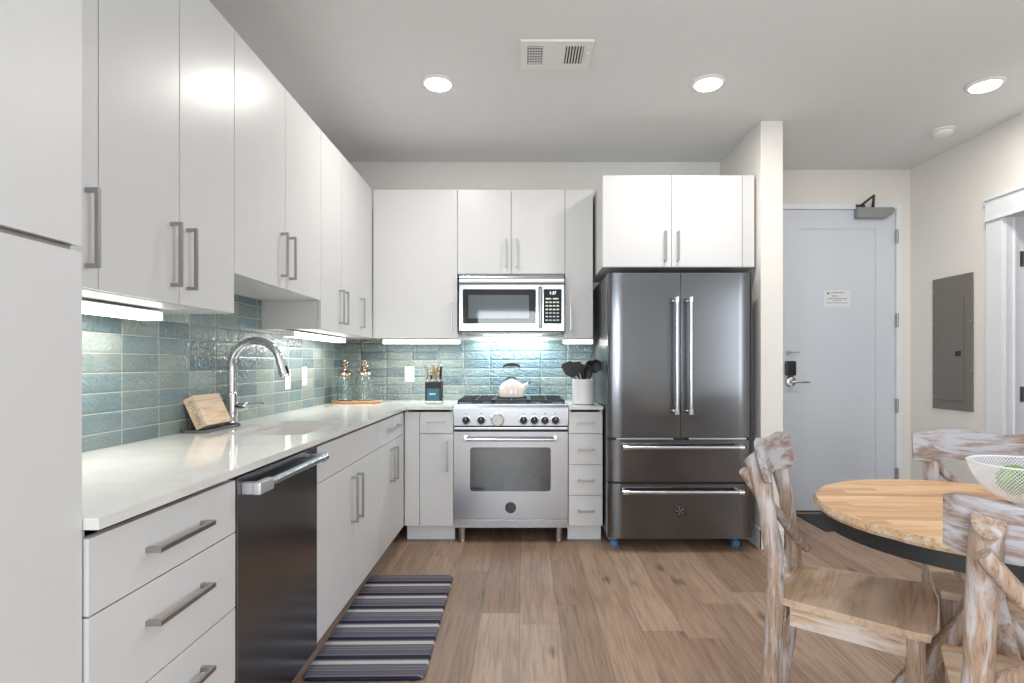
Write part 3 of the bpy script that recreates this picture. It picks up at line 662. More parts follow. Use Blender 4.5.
TM = A @ Matrix.Translation((-.025, -.1003, .068)) @ Matrix(((0,1,0,0),(0,0,-1,0),(-1,0,0,0),(0,0,0,1)))
TM = A @ Matrix.Translation((-.025, -.1003, .068)) @ Matrix.Rotation(PI/2, 4, 'X') @ Matrix.Rotation(-PI/2, 4, 'Z')
text_mesh('KITCHEN', .026, .0004, MT['ink'], 'lettering', bx, TM)

# outlets
def outlet(name, lab, F, front, u, z, rocker):
    loc = (front, u, z-.06) if F == 'L' else (u, front, z-.06)
    t = thing(name, lab, 'outlet' if not rocker else 'switch', loc)
    fb(M(), F, front, u-.036, u+.036, 0.0003, .006, z-.059, z+.059, .002).build('cover_plate', MT['plate'], t)
    if rocker: fb(M(), F, front, u-.017, u+.017, .006, .010, z-.033, z+.033, .0015).build('rocker', MT['plate'], t)
    else:
        for q in (-1, 1):
            s = fb(M(), F, front, u-.015, u+.015, .006, .0085, z+q*.020-.0135, z+q*.020+.0135, .001).build('socket', MT['plate'], t)
            m = M()
            for du in (-.006, .006): fb(m, F, front, u+du-.001, u+du+.001, .0083, .0088, z+q*.020-.003, z+q*.020+.006)
            m.build('slots', MT['ink'], s)
outlet('wall_switch', 'white rocker switch plate on the left tile wall behind the spray head', 'L', XL+.008, 3.37, 1.105, True)
outlet('wall_switch', 'white rocker switch plate on the left tile wall nearer the corner', 'L', XL+.008, 3.63, 1.12, True)
outlet('wall_outlet', 'white socket outlet plate on the back tile wall beside the knife block', 'B', YB-.008, -.885, 1.117, False)

# under-cabinet lights
def strip(lab, x0, x1, y0, y1, z0=1.346, z1=1.377, horiz='y'):
    t = thing('under_cabinet_light', lab, 'light', ((x0+x1)/2, (y0+y1)/2, z0), 0, 'under-cabinet light bars')
    M().box(x0, x1, y0, y1, z1-.004, z1, .001).build('housing', MT['plate'], t)
    l = M().box(x0+.001, x1-.001, y0+.006, y1-.006, z0, z1-.004, .003); l.build('diffuser', MT['strip'], t)
    e = M(); 
    if horiz == 'y': e.box(x0, x1, y0, y0+.006, z0-.001, z1-.004, .001); e.box(x0, x1, y1-.006, y1, z0-.001, z1-.004, .001)
    else: e.box(x0, x0+.006, y0, y1, z0-.001, z1-.004, .001); e.box(x1-.006, x1, y0, y1, z0-.001, z1-.004, .001)
    e.build('end_cap', MT['plate'], t)
    M().box((x0+x1)/2-.02, (x0+x1)/2+.02, (y0+y1)/2-.02, (y0+y1)/2+.02, z1, ZU0-.0002).build('mounting_clip', MT['plate'], t)
    area('strip_lamp', ((x0+x1)/2, (y0+y1)/2, z0-.004), (x1-x0)*.9, 3.4*max(x1-x0, y1-y0), (1.0,.95,.87), (0,0,0), (y1-y0)*.95) if horiz == 'y' else area('strip_lamp', ((x0+x1)/2, (y0+y1)/2, z0-.004), (x1-x0)*.9, 5.5*(x1-x0), (1.0,.96,.90), (0,0,0), (y1-y0)*.95)
strip('glowing light bar under the wall cabinets nearest the camera', -1.31, -1.236, 1.10, 1.95)
strip('glowing light bar under the left wall cabinets near the corner', -1.31, -1.236, 3.06, 3.96)
strip('glowing light bar under the back wall cabinet left of the microwave', -1.03, -.462, 4.15, 4.22, horiz='x')
strip('short glowing light bar under the narrow cabinet right of the microwave', .292, .515, 4.15, 4.22, horiz='x')

# ================================================================= DISHWASHER
dw = thing('dishwasher', 'dark stainless steel dishwasher with tubular handle in the left run', 'dishwasher', (-1.09, 1.88, 0))
M().box(-1.38, XB-.03, 1.573, 2.186, .10, .884).build('tub', MT['dark'], dw)
M().box(XB-.029, XB+.002, 1.575, 2.184, .105, .880, .003).build('door', MT['dwsteel'], dw)
M().box(-1.3, XB-.075, 1.575, 2.184, 0, .10).build('toe_kick', MT['black'], dw)
k = M(); zc = .846; xo = XB+.044
k.cyl((xo, 1.66, zc), (xo, 2.135, zc), .013, n=20)
k.build('handle', MT['steel'], dw)
k = M().box(XB+.002, xo+.012, 1.596, 1.618, zc-.017, zc+.017, .003); k.box(xo-.011, xo+.016, 1.590, 1.680, zc-.018, zc+.018, .006)
k.build('handle_bracket', plain('bracket_metal', (.62,.63,.65), .4, .7), dw)
k = M().box(XB+.002, xo+.012, 2.120, 2.135, zc-.014, zc+.014, .003); k.cyl((xo,2.115,zc),(xo,2.152,zc),.016,n=20); k.build('handle_bracket', MT['steel'], dw)

def emblem(x, y, z, r, parent):
    e = M().lathe((x, y, z), [(r,0),(r,.0035),(r*.86,.005),(r*.84,.0035),(.0005,.0035)], 32, 'y-', cap0=False).build('emblem', MT['black'], parent)
    m = M()
    for i in range(5):      # light tracery on the dark round badge
        a = 2*PI*i/5+.3; 
        m.tube([(x+r*.15*math.cos(a), y-.0042, z+r*.15*math.sin(a)), (x+r*.5*math.cos(a+.5), y-.0042, z+r*.5*math.sin(a+.5)), (x+r*.68*math.cos(a+.1), y-.0042, z+r*.68*math.sin(a+.1))], r*.075, 6)
    m.tube([(x+r*.78*math.cos(2*PI*i/24), y-.0042, z+r*.78*math.sin(2*PI*i/24)) for i in range(25)], r*.03, 6)
    m.build('emblem_tracery', MT['silver'], e)

# ================================================================= RANGE
rx0, rx1, ry = -.461, .299, 3.785
rg = thing('range', 'stainless steel gas range with oven window and six knobs', 'range', ((rx0+rx1)/2, 4.1, 0))
M().box(rx0+.003, rx1-.003, ry+.04, YB-.012, .10, .915, .002).build('body', MT['dark'], rg)
k = M(); k.prism([(rx0,ry-.012,.786),(rx0,ry-.012,.905),(rx0,ry+.004,.922),(rx0,ry+.05,.922),(rx0,ry+.05,.786)], (rx1-rx0,0,0))
bmesh.ops.bevel(k.bm, geom=[e for e in k.bm.edges], offset=.003, segments=2, affect='EDGES'); cp = k.build('control_panel', MT['steel'], rg)
M().box(rx0+.004, rx1-.004, ry+.04, YB-.012, .912, .926, .003).build('cooktop', MT['steel'], rg)
M().box(rx0+.006, rx1-.006, ry+.006, ry+.05, .748, .786).build('vent_gap_shade', MT['shadow'], rg)  # dark filler painted as the shade under the control panel
M().box(rx0, rx1, ry-.004, ry+.03, .757, .776, .003).build('vent_trim', MT['steel'], rg)
# oven door with window
gx0, gx1, gz0, gz1 = -.353, .185, .348, .641
k = M(); k.slab_hole([(rx0,.163),(rx1,.163),(rx1,.745),(rx0,.745)], [rrect(gx0,gx1,gz0,gz1,.02)], 0, .04)
k.xf(Matrix.Translation((0,ry+.036,0)) @ Matrix.Rotation(PI/2,4,'X')); 
od = k.build('oven_door', MT['steel'], rg, smooth=30)
gm, gnt, gb = newmat('oven_window_glass'); gb.inputs['Base Color'].default_value=(.30,.36,.38,1); gb.inputs['Transmission Weight'].default_value=1; gb.inputs['Roughness'].default_value=.02; gb.inputs['IOR'].default_value=1.9
M().box(gx0+.001, gx1-.001, ry+.001, ry+.007, gz0+.001, gz1-.001).build('oven_window', gm, od)
b = M()
b.box(gx0-.02, gx1+.02, ry+.36, ry+.37, gz0-.04, gz1+.04); 
for z_ in (gz0-.035, gz1+.03): b.box(gx0-.02, gx1+.02, ry+.0415, ry+.36, z_, z_+.006)
cav = plain('cavity_reflection_tone', (.34,.37,.39), .3)  # cavity colour lightened to stand in for the window's reflection
b.build('oven_cavity', cav, rg)
for z_ in (.42, .50, .57):
    m = M(); m.tube([(gx0,ry+.10,z_),(gx1,ry+.10,z_)], .003, 8); m.tube([(gx0,ry+.30,z_),(gx1,ry+.30,z_)], .003, 8)
    for i in range(14): xx = gx0+.02+i*(gx1-gx0-.04)/13; m.tube([(xx,ry+.10,z_),(xx,ry+.30,z_)], .002, 6)
    m.build('oven_rack', MT['chrome'], rg)
m = M().box(gx0-.002, gx1+.002, ry-.0055, ry-.0042, gz0-.002, gz1+.002)
emblem(-.083, ry-.0045, .240, .036, od)
k = M().cyl((rx0+.085, ry-.055, .699), (rx1-.09, ry-.055, .699), .0115, n=20); k.build('door_handle', MT['steel'], od)
k = M()
for xx in (rx0+.078, rx1-.083): k.box(xx-.010, xx+.010, ry-.067, ry-.0035, .686, .712, .004)
k.build('handle_bracket', MT['chrome'], od)
M().box(rx0+.004, rx1-.004, ry+.02, ry+.05, .15, .165).build('door_gap_shade', MT['shadow'], rg)  # dark block in place of the shade below the oven door
M().box(rx0, rx1, ry, ry+.04, .103, .158, .002).build('kick_panel', MT['steel'], rg)
for xx in (rx0+.052, rx1-.058):
    for yy in (ry+.055, 4.33): M().lathe((xx,yy,0), [(.026,0),(.026,.012),(.023,.016),(.023,.103)], 24).build('leg', MT['nickel'], rg)
for px_ in (465.9, 481.1, 523.6, 534.4, 545.0, 555.6):
    xk = (px_-523)/151.0; zk = .823
    k = M().lathe((xk,ry-.012,zk), [(.032,0),(.032,.004),(.027,.006)], 28, 'y-').build('knob_bezel', MT['steel'], rg)
    k2 = M().lathe((xk,ry-.018,zk), [(.025,0),(.024,.010),(.021,.014)], 28, 'y-'); k2.box(xk-.006, xk+.006, ry-.052, ry-.030, zk-.024, zk+.024, .003); k2.build('knob', MT['black'], k)
    M().box(xk-.0012, xk+.0012, ry-.0528, ry-.0518, zk+.004, zk+.022).build('pointer', MT['white'], k)
    M().box(xk-.006, xk+.006, ry-.0128, ry-.0118, zk+.040, zk+.046).build('mark', MT['ink'], cp)
xk = (497.4-523)/151
dd = M().lathe((xk,ry-.012,.828), [(.045,0),(.045,.012),(.040,.016),(.039,.010),(.001,.010)], 36, 'y-', cap0=False).build('thermometer', MT['chrome'], rg)
M().lathe((xk,ry-.0225,.828), [(.038,0),(.038,.001)], 36, 'y-').build('dial_face', plain('dial_face', (.62,.62,.60), .3), dd)
m = M(); 
for i in range(18):
    a = math.radians(-220+i*260/17*1.0); m.box(xk+.031*math.cos(a)-.001, xk+.031*math.cos(a)+.001, ry-.0242, ry-.0234, .828-.031*math.sin(a)-.002, .828-.031*math.sin(a)+.002)
m.tube([(xk,ry-.0245,.828),(xk-.018,ry-.0245,.812)], .0012, 6); m.build('dial_marks', MT['ink'], dd)
# grates and burners
for gi in range(3):
    a0 = rx0+.018+gi*.2425; a1 = a0+.239; yA, yB_ = ry+.055, YB-.075
    g = M(); zt = .956
    for xx in (a0, a1-.010): g.box(xx, xx+.010, yA, yB_, .938, zt, .002)
    for yy in (yA, yB_-.010): g.box(a0, a1, yy, yy+.010, .938, zt, .002)
    cx = (a0+a1)/2
    g.box(a0, a1, (yA+yB_)/2-.005, (yA+yB_)/2+.005, .938, zt, .002)
    for cy in (yA+(yB_-yA)*.25, yA+(yB_-yA)*.75):
        for s_ in (-1,1):
            g.box(min(cx+s_*.03, cx+s_*.115), max(cx+s_*.03, cx+s_*.115), cy-.005, cy+.005, .942, zt, .002)
            g.box(cx-.005, cx+.005, min(cy+s_*.03, cy+s_*.13), max(cy+s_*.03, cy+s_*.13), .942, zt, .002)
    for xx in (a0, a1-.010):
        for yy in (yA, yB_-.012): g.box(xx, xx+.010, yy, yy+.012, .9262, .940)
    g.build('grate', MT['iron'], rg)
    for cy in ((yA+(yB_-yA)*.25, yA+(yB_-yA)*.75) if gi != 1 else ((yA+yB_)/2-.09, yA+(yB_-yA)*.75)):
        M().lathe((cx,cy,.9262), [(.045,0),(.045,.006),(.034,.008),(.034,.012),(.028,.013)], 28).build('burner', MT['iron'], rg)

# ================================================================= MICROWAVE
mx0, mx1, my = -.455, .2935, 4.045; mz0, mz1 = 1.432, 1.838
mw = thing('microwave', 'stainless steel over-the-range microwave with black keypad', 'microwave', ((mx0+mx1)/2, 4.2, mz0))
M().box(mx0+.003, mx1-.003, my+.03, YB-.010, mz0, mz1, .002).build('body', MT['dark'], mw)
k = M(); k.prism([(mx0,my+.03,1.77),(mx0,my+.002,1.772),(mx0,my-.006,1.795),(mx0,my-.002,1.822),(mx0,my+.012,mz1),(mx0,my+.03,mz1)], (mx1-mx0,0,0)); k.build('vent_hood', MT['steel'], mw, smooth=60)
M().box(mx0+.002, mx1-.002, my+.006, my+.03, 1.758, 1.771).build('vent_slot', MT['black'], mw)
xd = .137
k = M(); k.slab_hole([(mx0,mz0+.004),(xd-.001,mz0+.004),(xd-.001,1.763),(mx0,1.763)], [rrect(mx0+.025, xd-.045, 1.484, 1.731, .012)], 0, .03)
k.xf(Matrix.Translation((0,my+.03,0)) @ Matrix.Rotation(PI/2,4,'X')); md = k.build('door', MT['steel'], mw, smooth=30)
M().box(mx0+.026, xd-.046, my+.004, my+.012, 1.485, 1.730).build('window_glass', MT['bglass'], md)
scr = plain('window_screen', (.085,.11,.125), .05, spec=.6)
M().box(mx0+.065, xd-.095, my+.0025, my+.0045, 1.523, 1.690).build('window_screen', scr, md)
k = M().tube([(.122,my-.004,1.742),(.122,my-.030,1.725),(.122,my-.036,1.65),(.122,my-.036,1.54),(.122,my-.030,1.47),(.122,my-.004,1.455)], .013, 14, flat=.7); k.build('door_handle', MT['nickel'], md)
k = M(); k.slab_hole([(xd+.001,mz0+.004),(mx1,mz0+.004),(mx1,1.763),(xd+.001,1.763)], [rrect(xd+.010, mx1-.018, 1.484, 1.731, .008)], 0, .03)
k.xf(Matrix.Translation((0,my+.03,0)) @ Matrix.Rotation(PI/2,4,'X')); cp = k.build('control_frame', MT['steel'], mw, smooth=30)
kp = M().box(xd+.011, mx1-.019, my+.002, my+.012, 1.485, 1.730).build('keypad', MT['bglass'], cp)
for r_ in range(7):
    for c_ in range(4):
        if r_ == 0 and c_ in (1,3): continue
        bw = .042 if r_ == 0 else .018
        xx = xd+.024+c_*.026; zz = 1.664-r_*.0255
        M().box(xx, xx+bw-(.0 if r_ else .002), my+.0008, my+.0022, zz-.006, zz+.004, .0008).build('button', MT['plate'] if r_ < 4 else MT['silver'], cp)
text_mesh('1:27', .028, .0004, emit('display_digits', (.8,.95,1), 1.6), 'display_digits', cp, Matrix.Translation((xd+.075, my+.0012, 1.703)) @ Matrix.Rotation(PI/2,4,'X'))
M().box(mx0+.02, mx1-.02, my+.05, YB-.06, mz0-.012, mz0-.0003, .003).build('grease_filter', MT['green'], mw)
M().box(-.30, .14, my+.29, my+.325, mz0-.0145, mz0-.012).build('cooktop_lamp', MT['strip'], mw)
area('cooktop_lamp_light', (-.08, my+.29, mz0-.018), .50, 7.0, (.62,.86,1.0), (0,0,0), .08)

# ================================================================= REFRIGERATOR
fx0, fx1, fy = .541, 1.471, 3.61
rf = thing('refrigerator', 'stainless steel french door refrigerator with two freezer drawers', 'refrigerator', ((fx0+fx1)/2, 3.95, 0))
M().box(fx0+.004, fx1-.004, fy+.075, YB-.02, .085, 1.775, .004).build('body', MT['dark'], rf)
def fdoor(name, x0, x1, z0, z1, round_l, round_r):
    k = M(); n = 20; pts = []
    rl, rr = (.10 if round_l else .004), (.10 if round_r else .004)
    W = x1-x0; dep = .070
    # plan outline : gentle bulge with soft outer edges
    for i in range(n+1):
        a = PI/2*i/n; pts.append((x0+rl-rl*math.cos(a), fy+rl*.32-rl*.32*math.sin(a)))
    for i in range(n+1):
        a = PI/2*(1-i/n); pts.append((x1-rr+rr*math.cos(a), fy+rr*.32-rr*.32*math.sin(a)))
    pts += [(x1, fy+dep), (x0, fy+dep)]
    k.prism([(x,y,z0) for x,y in pts], (0,0,z1-z0))
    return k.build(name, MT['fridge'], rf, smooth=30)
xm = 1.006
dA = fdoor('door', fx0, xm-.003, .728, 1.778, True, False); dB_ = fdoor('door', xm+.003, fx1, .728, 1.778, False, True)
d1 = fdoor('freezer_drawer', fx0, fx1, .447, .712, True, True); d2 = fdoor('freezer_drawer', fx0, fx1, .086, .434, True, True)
M().box(fx0+.02, fx1-.02, fy+.03, fy+.08, .092, 1.77).build('door_gasket', MT['black'], rf)
m = M().box(fx0+.05, xm-.05, fy-.004, fy+.05, .7135, .7265, .002); m.box(xm+.05, fx1-.05, fy-.004, fy+.05, .7135, .7265, .002); m.build('hinge_rail', MT['steel'], rf)
def bar(p0, p1, axis, parent):
    k = M().cyl(p0, p1, .0125, n=20).build('handle', MT['steel'], parent)
    p0, p1 = Vector(p0), Vector(p1); d = (p1-p0).normalized()
    for q, s_ in ((p0, 1), (p1, -1)):
        m = M(); m.tube([q-d*s_*.012, q+d*s_*.022], .0165, 20); c = q+d*s_*.004
        m.cyl((c.x, fy, c.z), (c.x, c.y, c.z), .010, n=14)
        m.build('handle_mount', MT['chrome'], k)
bar((.965, fy-.060, .893), (.965, fy-.060, 1.605), 'z', dA); bar((1.053, fy-.060, .893), (1.053, fy-.060, 1.605), 'z', dB_)
bar((.638, fy-.058, .672), (1.372, fy-.058, .672), 'x', d1); bar((.638, fy-.058, .391), (1.372, fy-.058, .391), 'x', d2)
emblem(.998, fy, .262, .038, d2)
for xx in (.60, 1.40):
    for yy in (3.74, 4.30): M().lathe((xx,yy,0), [(.024,0),(.028,.012),(.028,.035),(.016,.040),(.016,.086)], 20).build('foot', MT['foot'], rf)
M().box(fx0+.01, fx1-.01, fy+.05, fy+.07, .070, .090).build('bottom_rail', MT['steel'], rf)

# ================================================================= COUNTER OBJECTS
# serving board with jars
k = M(); n = 40; pts = []
for i in range(n):
    a = 2*PI*i/n; rr = 1+.05*math.sin(3*a+.5)+.03*math.sin(7*a)
    cxx, sxx = math.cos(a), math.sin(a)
    pts.append((-1.212+.178*rr*math.copysign(abs(cxx)**.7, cxx), 4.10+.075*rr*math.copysign(abs(sxx)**.7, sxx)))
r0 = [k.bm.verts.new((-1.212+(x+1.212)*.93, 4.10+(y-4.10)*.9, ZC+.0004)) for x,y in pts]; r1 = [k.bm.verts.new((x,y,ZC+.008)) for x,y in pts]; r2 = [k.bm.verts.new((x,y,ZC+.018)) for x,y in pts]
r3 = [k.bm.verts.new((-1.212+(x+1.212)*.92, 4.10+(y-4.10)*.86, ZC+.018)) for x,y in pts]; r4 = [k.bm.verts.new((-1.212+(x+1.212)*.88, 4.10+(y-4.10)*.8, ZC+.013)) for x,y in pts]
k.skin([r0,r1,r2,r3,r4])
tag(k.build('serving_tray', MT['tray']), 'long live-edge wooden tray under the two glass jars', 'tray')
def jar(x, y, lab):
    z = ZC+.0136; t = thing('glass_jar', lab, 'jar', (x,y,z), 0, 'glass canisters on the wooden tray')
    outer = [(.030,0),(.050,.002),(.055,.012),(.055,.140),(.052,.160),(.045,.176),(.045,.184)]
    inner = [(.041,.184),(.041,.174),(.048,.158),(.051,.140),(.051,.014),(.046,.006),(.001,.006)]
    M().lathe((x,y,z), outer+inner, 32).build('jar_body', MT['jar'], t)
    m = M()
    for i in range(12):
        a = 2*PI*i/12; pp = []
        for j in range(13):
            aa = a+j*.13; pp.append((x+.0555*math.cos(aa), y+.0555*math.sin(aa), z+.015+j*.0100))
        m.tube(pp, .0013, 6)
    m.build('glass_ribs', MT['jar'], t)
    M().lathe((x,y,z), [(.0480,.1845),(.054,.187),(.054,.199),(.047,.210),(.024,.218),(.013,.223),(.011,.230)], 32).build('lid', MT['gold'], t)
    m = M()
    for s_ in (0, PI):
        pp = []
        for j in range(33):
            q = j/32; a = s_+q*2*PI*1.25; ww = .014*math.sin(PI*min(1,q*1.0))+.003
            pp.append((x+ww*math.cos(a)*1.2, y+ww*math.sin(a)*.9, z+.226+q*.068))
        m.tube(pp, .0056, 8)
    m.build('finial', MT['gold'], t)
jar(-1.288, 4.10, 'left glass canister with rose-gold lid on the wooden tray')
jar(-1.148, 4.10, 'right glass canister with rose-gold lid on the wooden tray')

# knife block
KX, KY = -.637, 4.07
t = thing('knife_block', 'black knife block with teal label on a clear base', 'knife block', (KX, KY, ZC))
M().box(KX-.060, KX+.060, KY-.05, KY+.05, ZC+.0004, ZC+.020, .002).build('clear_base', MT['acrylic'], t)
k = M(); k.prism([(KX-.058,KY-.048,ZC+.0204),(KX-.058,KY-.052,ZC+.150),(KX-.058,KY-.035,ZC+.158),(KX-.058,KY+.05,ZC+.158),(KX-.058,KY+.05,ZC+.0204)], (.116,0,0))
bmesh.ops.bevel(k.bm, geom=k.bm.edges[:], offset=.003, segments=2, affect='EDGES'); kb = k.build('block_body', MT['black'], t)
lab_ = M().box(KX-.044, KX+.044, KY-.0545, KY-.0526, ZC+.022, ZC+.108).build('label', MT['teal'], t)
m = M()
x = KX-.025
for wd in (.007,.005,.007,.004,.008,.005,.007): m.box(x, x+wd-.0015, KY-.0556, KY-.0544, ZC+.064, ZC+.074); x += wd
m.build('label_print', MT['white'], lab_)
kn = [(-.045,-.02,.115,-4),(-.030,.02,.080,6),(-.012,-.03,.060,-3),(.000,.025,.125,-3),(.012,-.015,.108,5),(.030,.02,.090,2),(.046,-.01,.120,2),(.040,-.035,.055,-5)]
klab = ['tall pale-capped knife at the left end of the block','short curved brass knife handle second from left in the block','short front knife handle left of centre in the block','tallest knife handle at the back centre of the block',
        'broad brass knife handle right of centre in the block','brass knife handle behind the right side of the block','dark slim knife handle at the right end of the block','short ringed knife handle at the block front right']
for (dx, dy, h, tilt), lb in zip(kn, klab):
    z = ZC+.1585; tt = thing('knife', lb, 'knife', (KX+dx, KY+dy, z), 0, 'knives in the black block')
    q = math.sin(math.radians(tilt)); up = Vector((q, -.12, 1)).normalized(); b0 = Vector((KX+dx, KY+dy, z+.0004))
    M().tube([b0, b0+up*.014], [.0085,.0075], 10).build('bolster', MT['chrome'], tt)
    m = M(); m.tube([b0+up*.0145, b0+up*.03, b0+up*h*.55+Vector((.002,0,0)), b0+up*(h-.014)+Vector((.004*(1 if tilt>0 else -1),0,0))], [.0075,.009,.0078,.0095], 10); m.build('grip', MT['black'] if dx in (.046,-.012) else MT['brass'], tt)
    m = M(); e = b0+up*(h-.014)+Vector((.004*(1 if tilt>0 else -1),0,0)); m.tube([e, e+up*.008, e+up*.014], [.010,.0105,.007], 12); m.build('end_cap', MT['gold'] if dx != .046 else MT['chrome'], tt)

# utensil crock
UX, UY = .424, 3.985
k = M().lathe((UX,UY,ZC), [(.070,.0004),(.076,.004),(.078,.010),(.078,.168),(.081,.172),(.079,.176),(.073,.174),(.071,.012),(.001,.010)], 40)
tag(k.build('utensil_crock', MT['ceramic']), 'white ceramic crock holding cooking utensils beside the refrigerator', 'crock')
def utensil(name, lab, bx_, by_, tx, ty_, tz, head, hmat='black'):
    b0 = Vector((UX+bx_, UY+by_, ZC+.014)); tp = Vector((UX+tx, UY+ty_, ZC+tz)); u = (tp-b0).normalized()
    t = thing(name, lab, 'utensil', tuple(b0), 0, 'cooking utensils in the white crock')
    hd_ = {'spat': .10, 'spoon': .105, 'ladle': .100, 'turner': .12}[head]
    M().tube([b0, b0+(tp-b0)*.5, tp-u*hd_*.85], [.006,.0055,.0045], 10).build('handle', MT[hmat], t)
    # head in a plane facing the camera, tilted along the handle
    s_ = Vector((0,1,0)).cross(u).normalized(); nrm = u.cross(s_).normalized()
    c = tp - u*hd_*.5; m = M()
    if head in ('spat', 'turner'):
        wd = .034 if head == 'spat' else .045
        P = [(-.4*wd,-.5),(-wd,-.1),(-wd*.95,.38),(-wd*.6,.5),(wd*.8,.42),(wd,.2),(wd*.9,-.15),(.4*wd,-.5)]
        m.prism([c+s_*a+u*(b_*hd_)-nrm*.003 for a, b_ in P], nrm*.006)
        bmesh.ops.bevel(m.bm, geom=m.bm.edges[:], offset=.002, segments=2, affect='EDGES')
    else:
        wd = .034 if head == 'spoon' else .043; rings = []
        for j in range(9):      # shallow bowl, thick shell
            q = j/8; r_ = wd*math.cos(q*PI/2*.96); hh = .020*math.sin(q*PI/2*.96)
            rings.append([m.bm.verts.new(c+s_*r_*math.cos(2*PI*i/20)+u*(hd_*.5/wd)*r_*math.sin(2*PI*i/20)+nrm*hh) for i in range(20)])
        rin = []
        for j in range(8, -1, -1):
            q = j/8; r_ = (wd-.003)*math.cos(q*PI/2*.96); hh = (.017)*math.sin(q*PI/2*.96)
            rin.append([m.bm.verts.new(c+s_*r_*math.cos(2*PI*i/20)+u*(hd_*.5/wd)*r_*math.sin(2*PI*i/20)+nrm*hh) for i in range(20)])
        allr = rings
        for a, b_ in zip(allr, allr[1:]):
            for i in range(20): m.bm.faces.new((a[i], a[(i+1)%20], b_[(i+1)%20], b_[i]))
        for a, b_ in zip(rin, rin[1:]):
            for i in range(20): m.bm.faces.new((a[i], a[(i+1)%20], b_[(i+1)%20], b_[i]))
        m.bm.faces.new(rings[-1]); m.bm.faces.new(rin[0])
        a, b_ = rings[0], rin[-1]
        for i in range(20): m.bm.faces.new((a[i], a[(i+1)%20], b_[(i+1)%20], b_[i]))
    m.build('head', MT['black'], t)
    return t
utensil('spatula', 'broad black spatula leaning left out of the white crock', .04, .0, -.125, .0, .295, 'turner')
utensil('spatula', 'black spatula with wooden handle, left of centre in the crock', .03, -.02, -.055, -.035, .30, 'spat', 'spoonwood')
utensil('turner', 'black turner standing upright at the centre of the crock', .0, .03, -.008, .05, .285, 'turner')
utensil('cooking_spoon', 'black spoon with wooden handle, right of centre in the crock', -.0, -.045, .035, -.05, .275, 'spoon', 'spoonwood')
utensil('ladle', 'large black ladle leaning right toward the refrigerator', -.04, .0, .105, -.01, .31, 'ladle')
utensil('skimmer', 'dark rounded skimmer at the back right of the crock', -.005, .045, .062, .06, .31, 'spoon')

# kettle on the rear centre grate
KX, KY, KZ = -.083, 4.13, .9562
t = thing('kettle', 'cream enamel kettle with black handle on the range grate', 'kettle', (KX,KY,KZ))
M().lathe((KX,KY,KZ), [(.078,.0003),(.090,.004),(.095,.016),(.095,.045),(.090,.072),(.076,.096),(.055,.110),(.042,.114)], 48).build('body', MT['cream'], t)
M().lathe((KX,KY,KZ), [(.043,.1165),(.040,.121),(.022,.127),(.008,.129)], 36).build('lid', MT['cream'], t)
pp = [(KX+.040*math.cos(a), KY, KZ+.118+.028*math.sin(a)) for a in [PI*i/12 for i in range(13)]]
M().tube(pp, .0055, 10).build('lid_loop', MT['black'], t)
k = M().tube([(KX+.068,KY,KZ+.050),(KX+.098,KY,KZ+.082),(KX+.124,KY,KZ+.098)], [.021,.016,.012], 16); k.build('spout', MT['cream'], t)
M().tube([(KX+.122,KY,KZ+.105),(KX+.133,KY,KZ+.098)], [.013,.012], 14).build('spout_whistle', MT['black'], t)
pp = [(KX+.098*math.cos(a), KY, KZ+.108+.118*math.sin(a)) for a in [math.radians(6+168*i/20) for i in range(21)]]
pp = [(KX+s_*xx, KY, KZ+zz) for s_, xx, zz in []] or pp
M().tube(pp, .0028, 8).build('handle_arm', MT['chrome'], t)
pp = [(KX+.062*math.sin(a), KY, KZ+.214+.026*math.cos(a)) for a in [math.radians(-80+160*i/12) for i in range(13)]]
M().tube(pp, [.006+.006*math.sin(PI*i/12) for i in range(13)], 12).build('grip', MT['black'], t)

# ================================================================= MATS
k = M(); o_ = rrect(-.85, -.385, 2.135, 3.180, .035, 6)
cx, cy = -.6175, 2.6575
rings = [[k.bm.verts.new((cx+(x-cx)*s1, cy+(y-cy)*s2, z)) for x, y in o_] for s1, s2, z in ((.985,.992,.0004),(1,1,.004),(1,1,.010),(.975,.988,.016))]
k.skin(rings)
o = k.build('kitchen_mat', MT['mat']); tag(o, 'striped navy, grey and white padded kitchen mat before the sink', 'mat'); o.rotation_euler.z = math.radians(1.0); o.location.x += .004
k = M(); o_ = rrect(2.16, 2.96, 4.05, 4.50, .02); k.prism([(x,y,.0004) for x,y in o_], (0,0,.008))
for i in range(17): k.box(2.19+i*.045, 2.20+i*.045, 4.08, 4.47, .0084, .0100)
tag(k.build('door_mat', MT['tray2']), 'black ribbed doormat in front of the entry door', 'mat')

# ================================================================= TABLE
TX, TY, TR, TZ = 1.385, 1.70, .457, .760
tb = thing('dining_table', 'round wooden dining table with bark edge and dark metal rim', 'table', (TX, TY, 0))
k = M(); n = 96; rs = []
random.seed(3); jit = [random.uniform(-.003,.003) for _ in range(n)]
for r_, z in ((TR-.030,TZ-.030),(TR-.006,TZ-.028),(TR,TZ-.018),(TR-.002,TZ-.006),(TR-.007,TZ)):
    rs.append([k.bm.verts.new((TX+(r_+jit[i])*math.cos(2*PI*i/n), TY+(r_+jit[i])*math.sin(2*PI*i/n), z)) for i in range(n)])
k.skin(rs, True, True)
o = k.build('tabletop', MT['table'], tb, smooth=35); o.data.materials.append(MT['edge'])
for p in o.data.polygons:
    if abs(p.normal.z) < .9: p.material_index = 1
k = M().lathe((TX,TY,0), [(TR-.055,TZ-.075),(TR-.022,TZ-.075),(TR-.022,TZ-.0305),(TR-.055,TZ-.0305)], 64, cap0=False, cap1=False)
rr = k; 
k.build('metal_rim', MT['black'], tb)
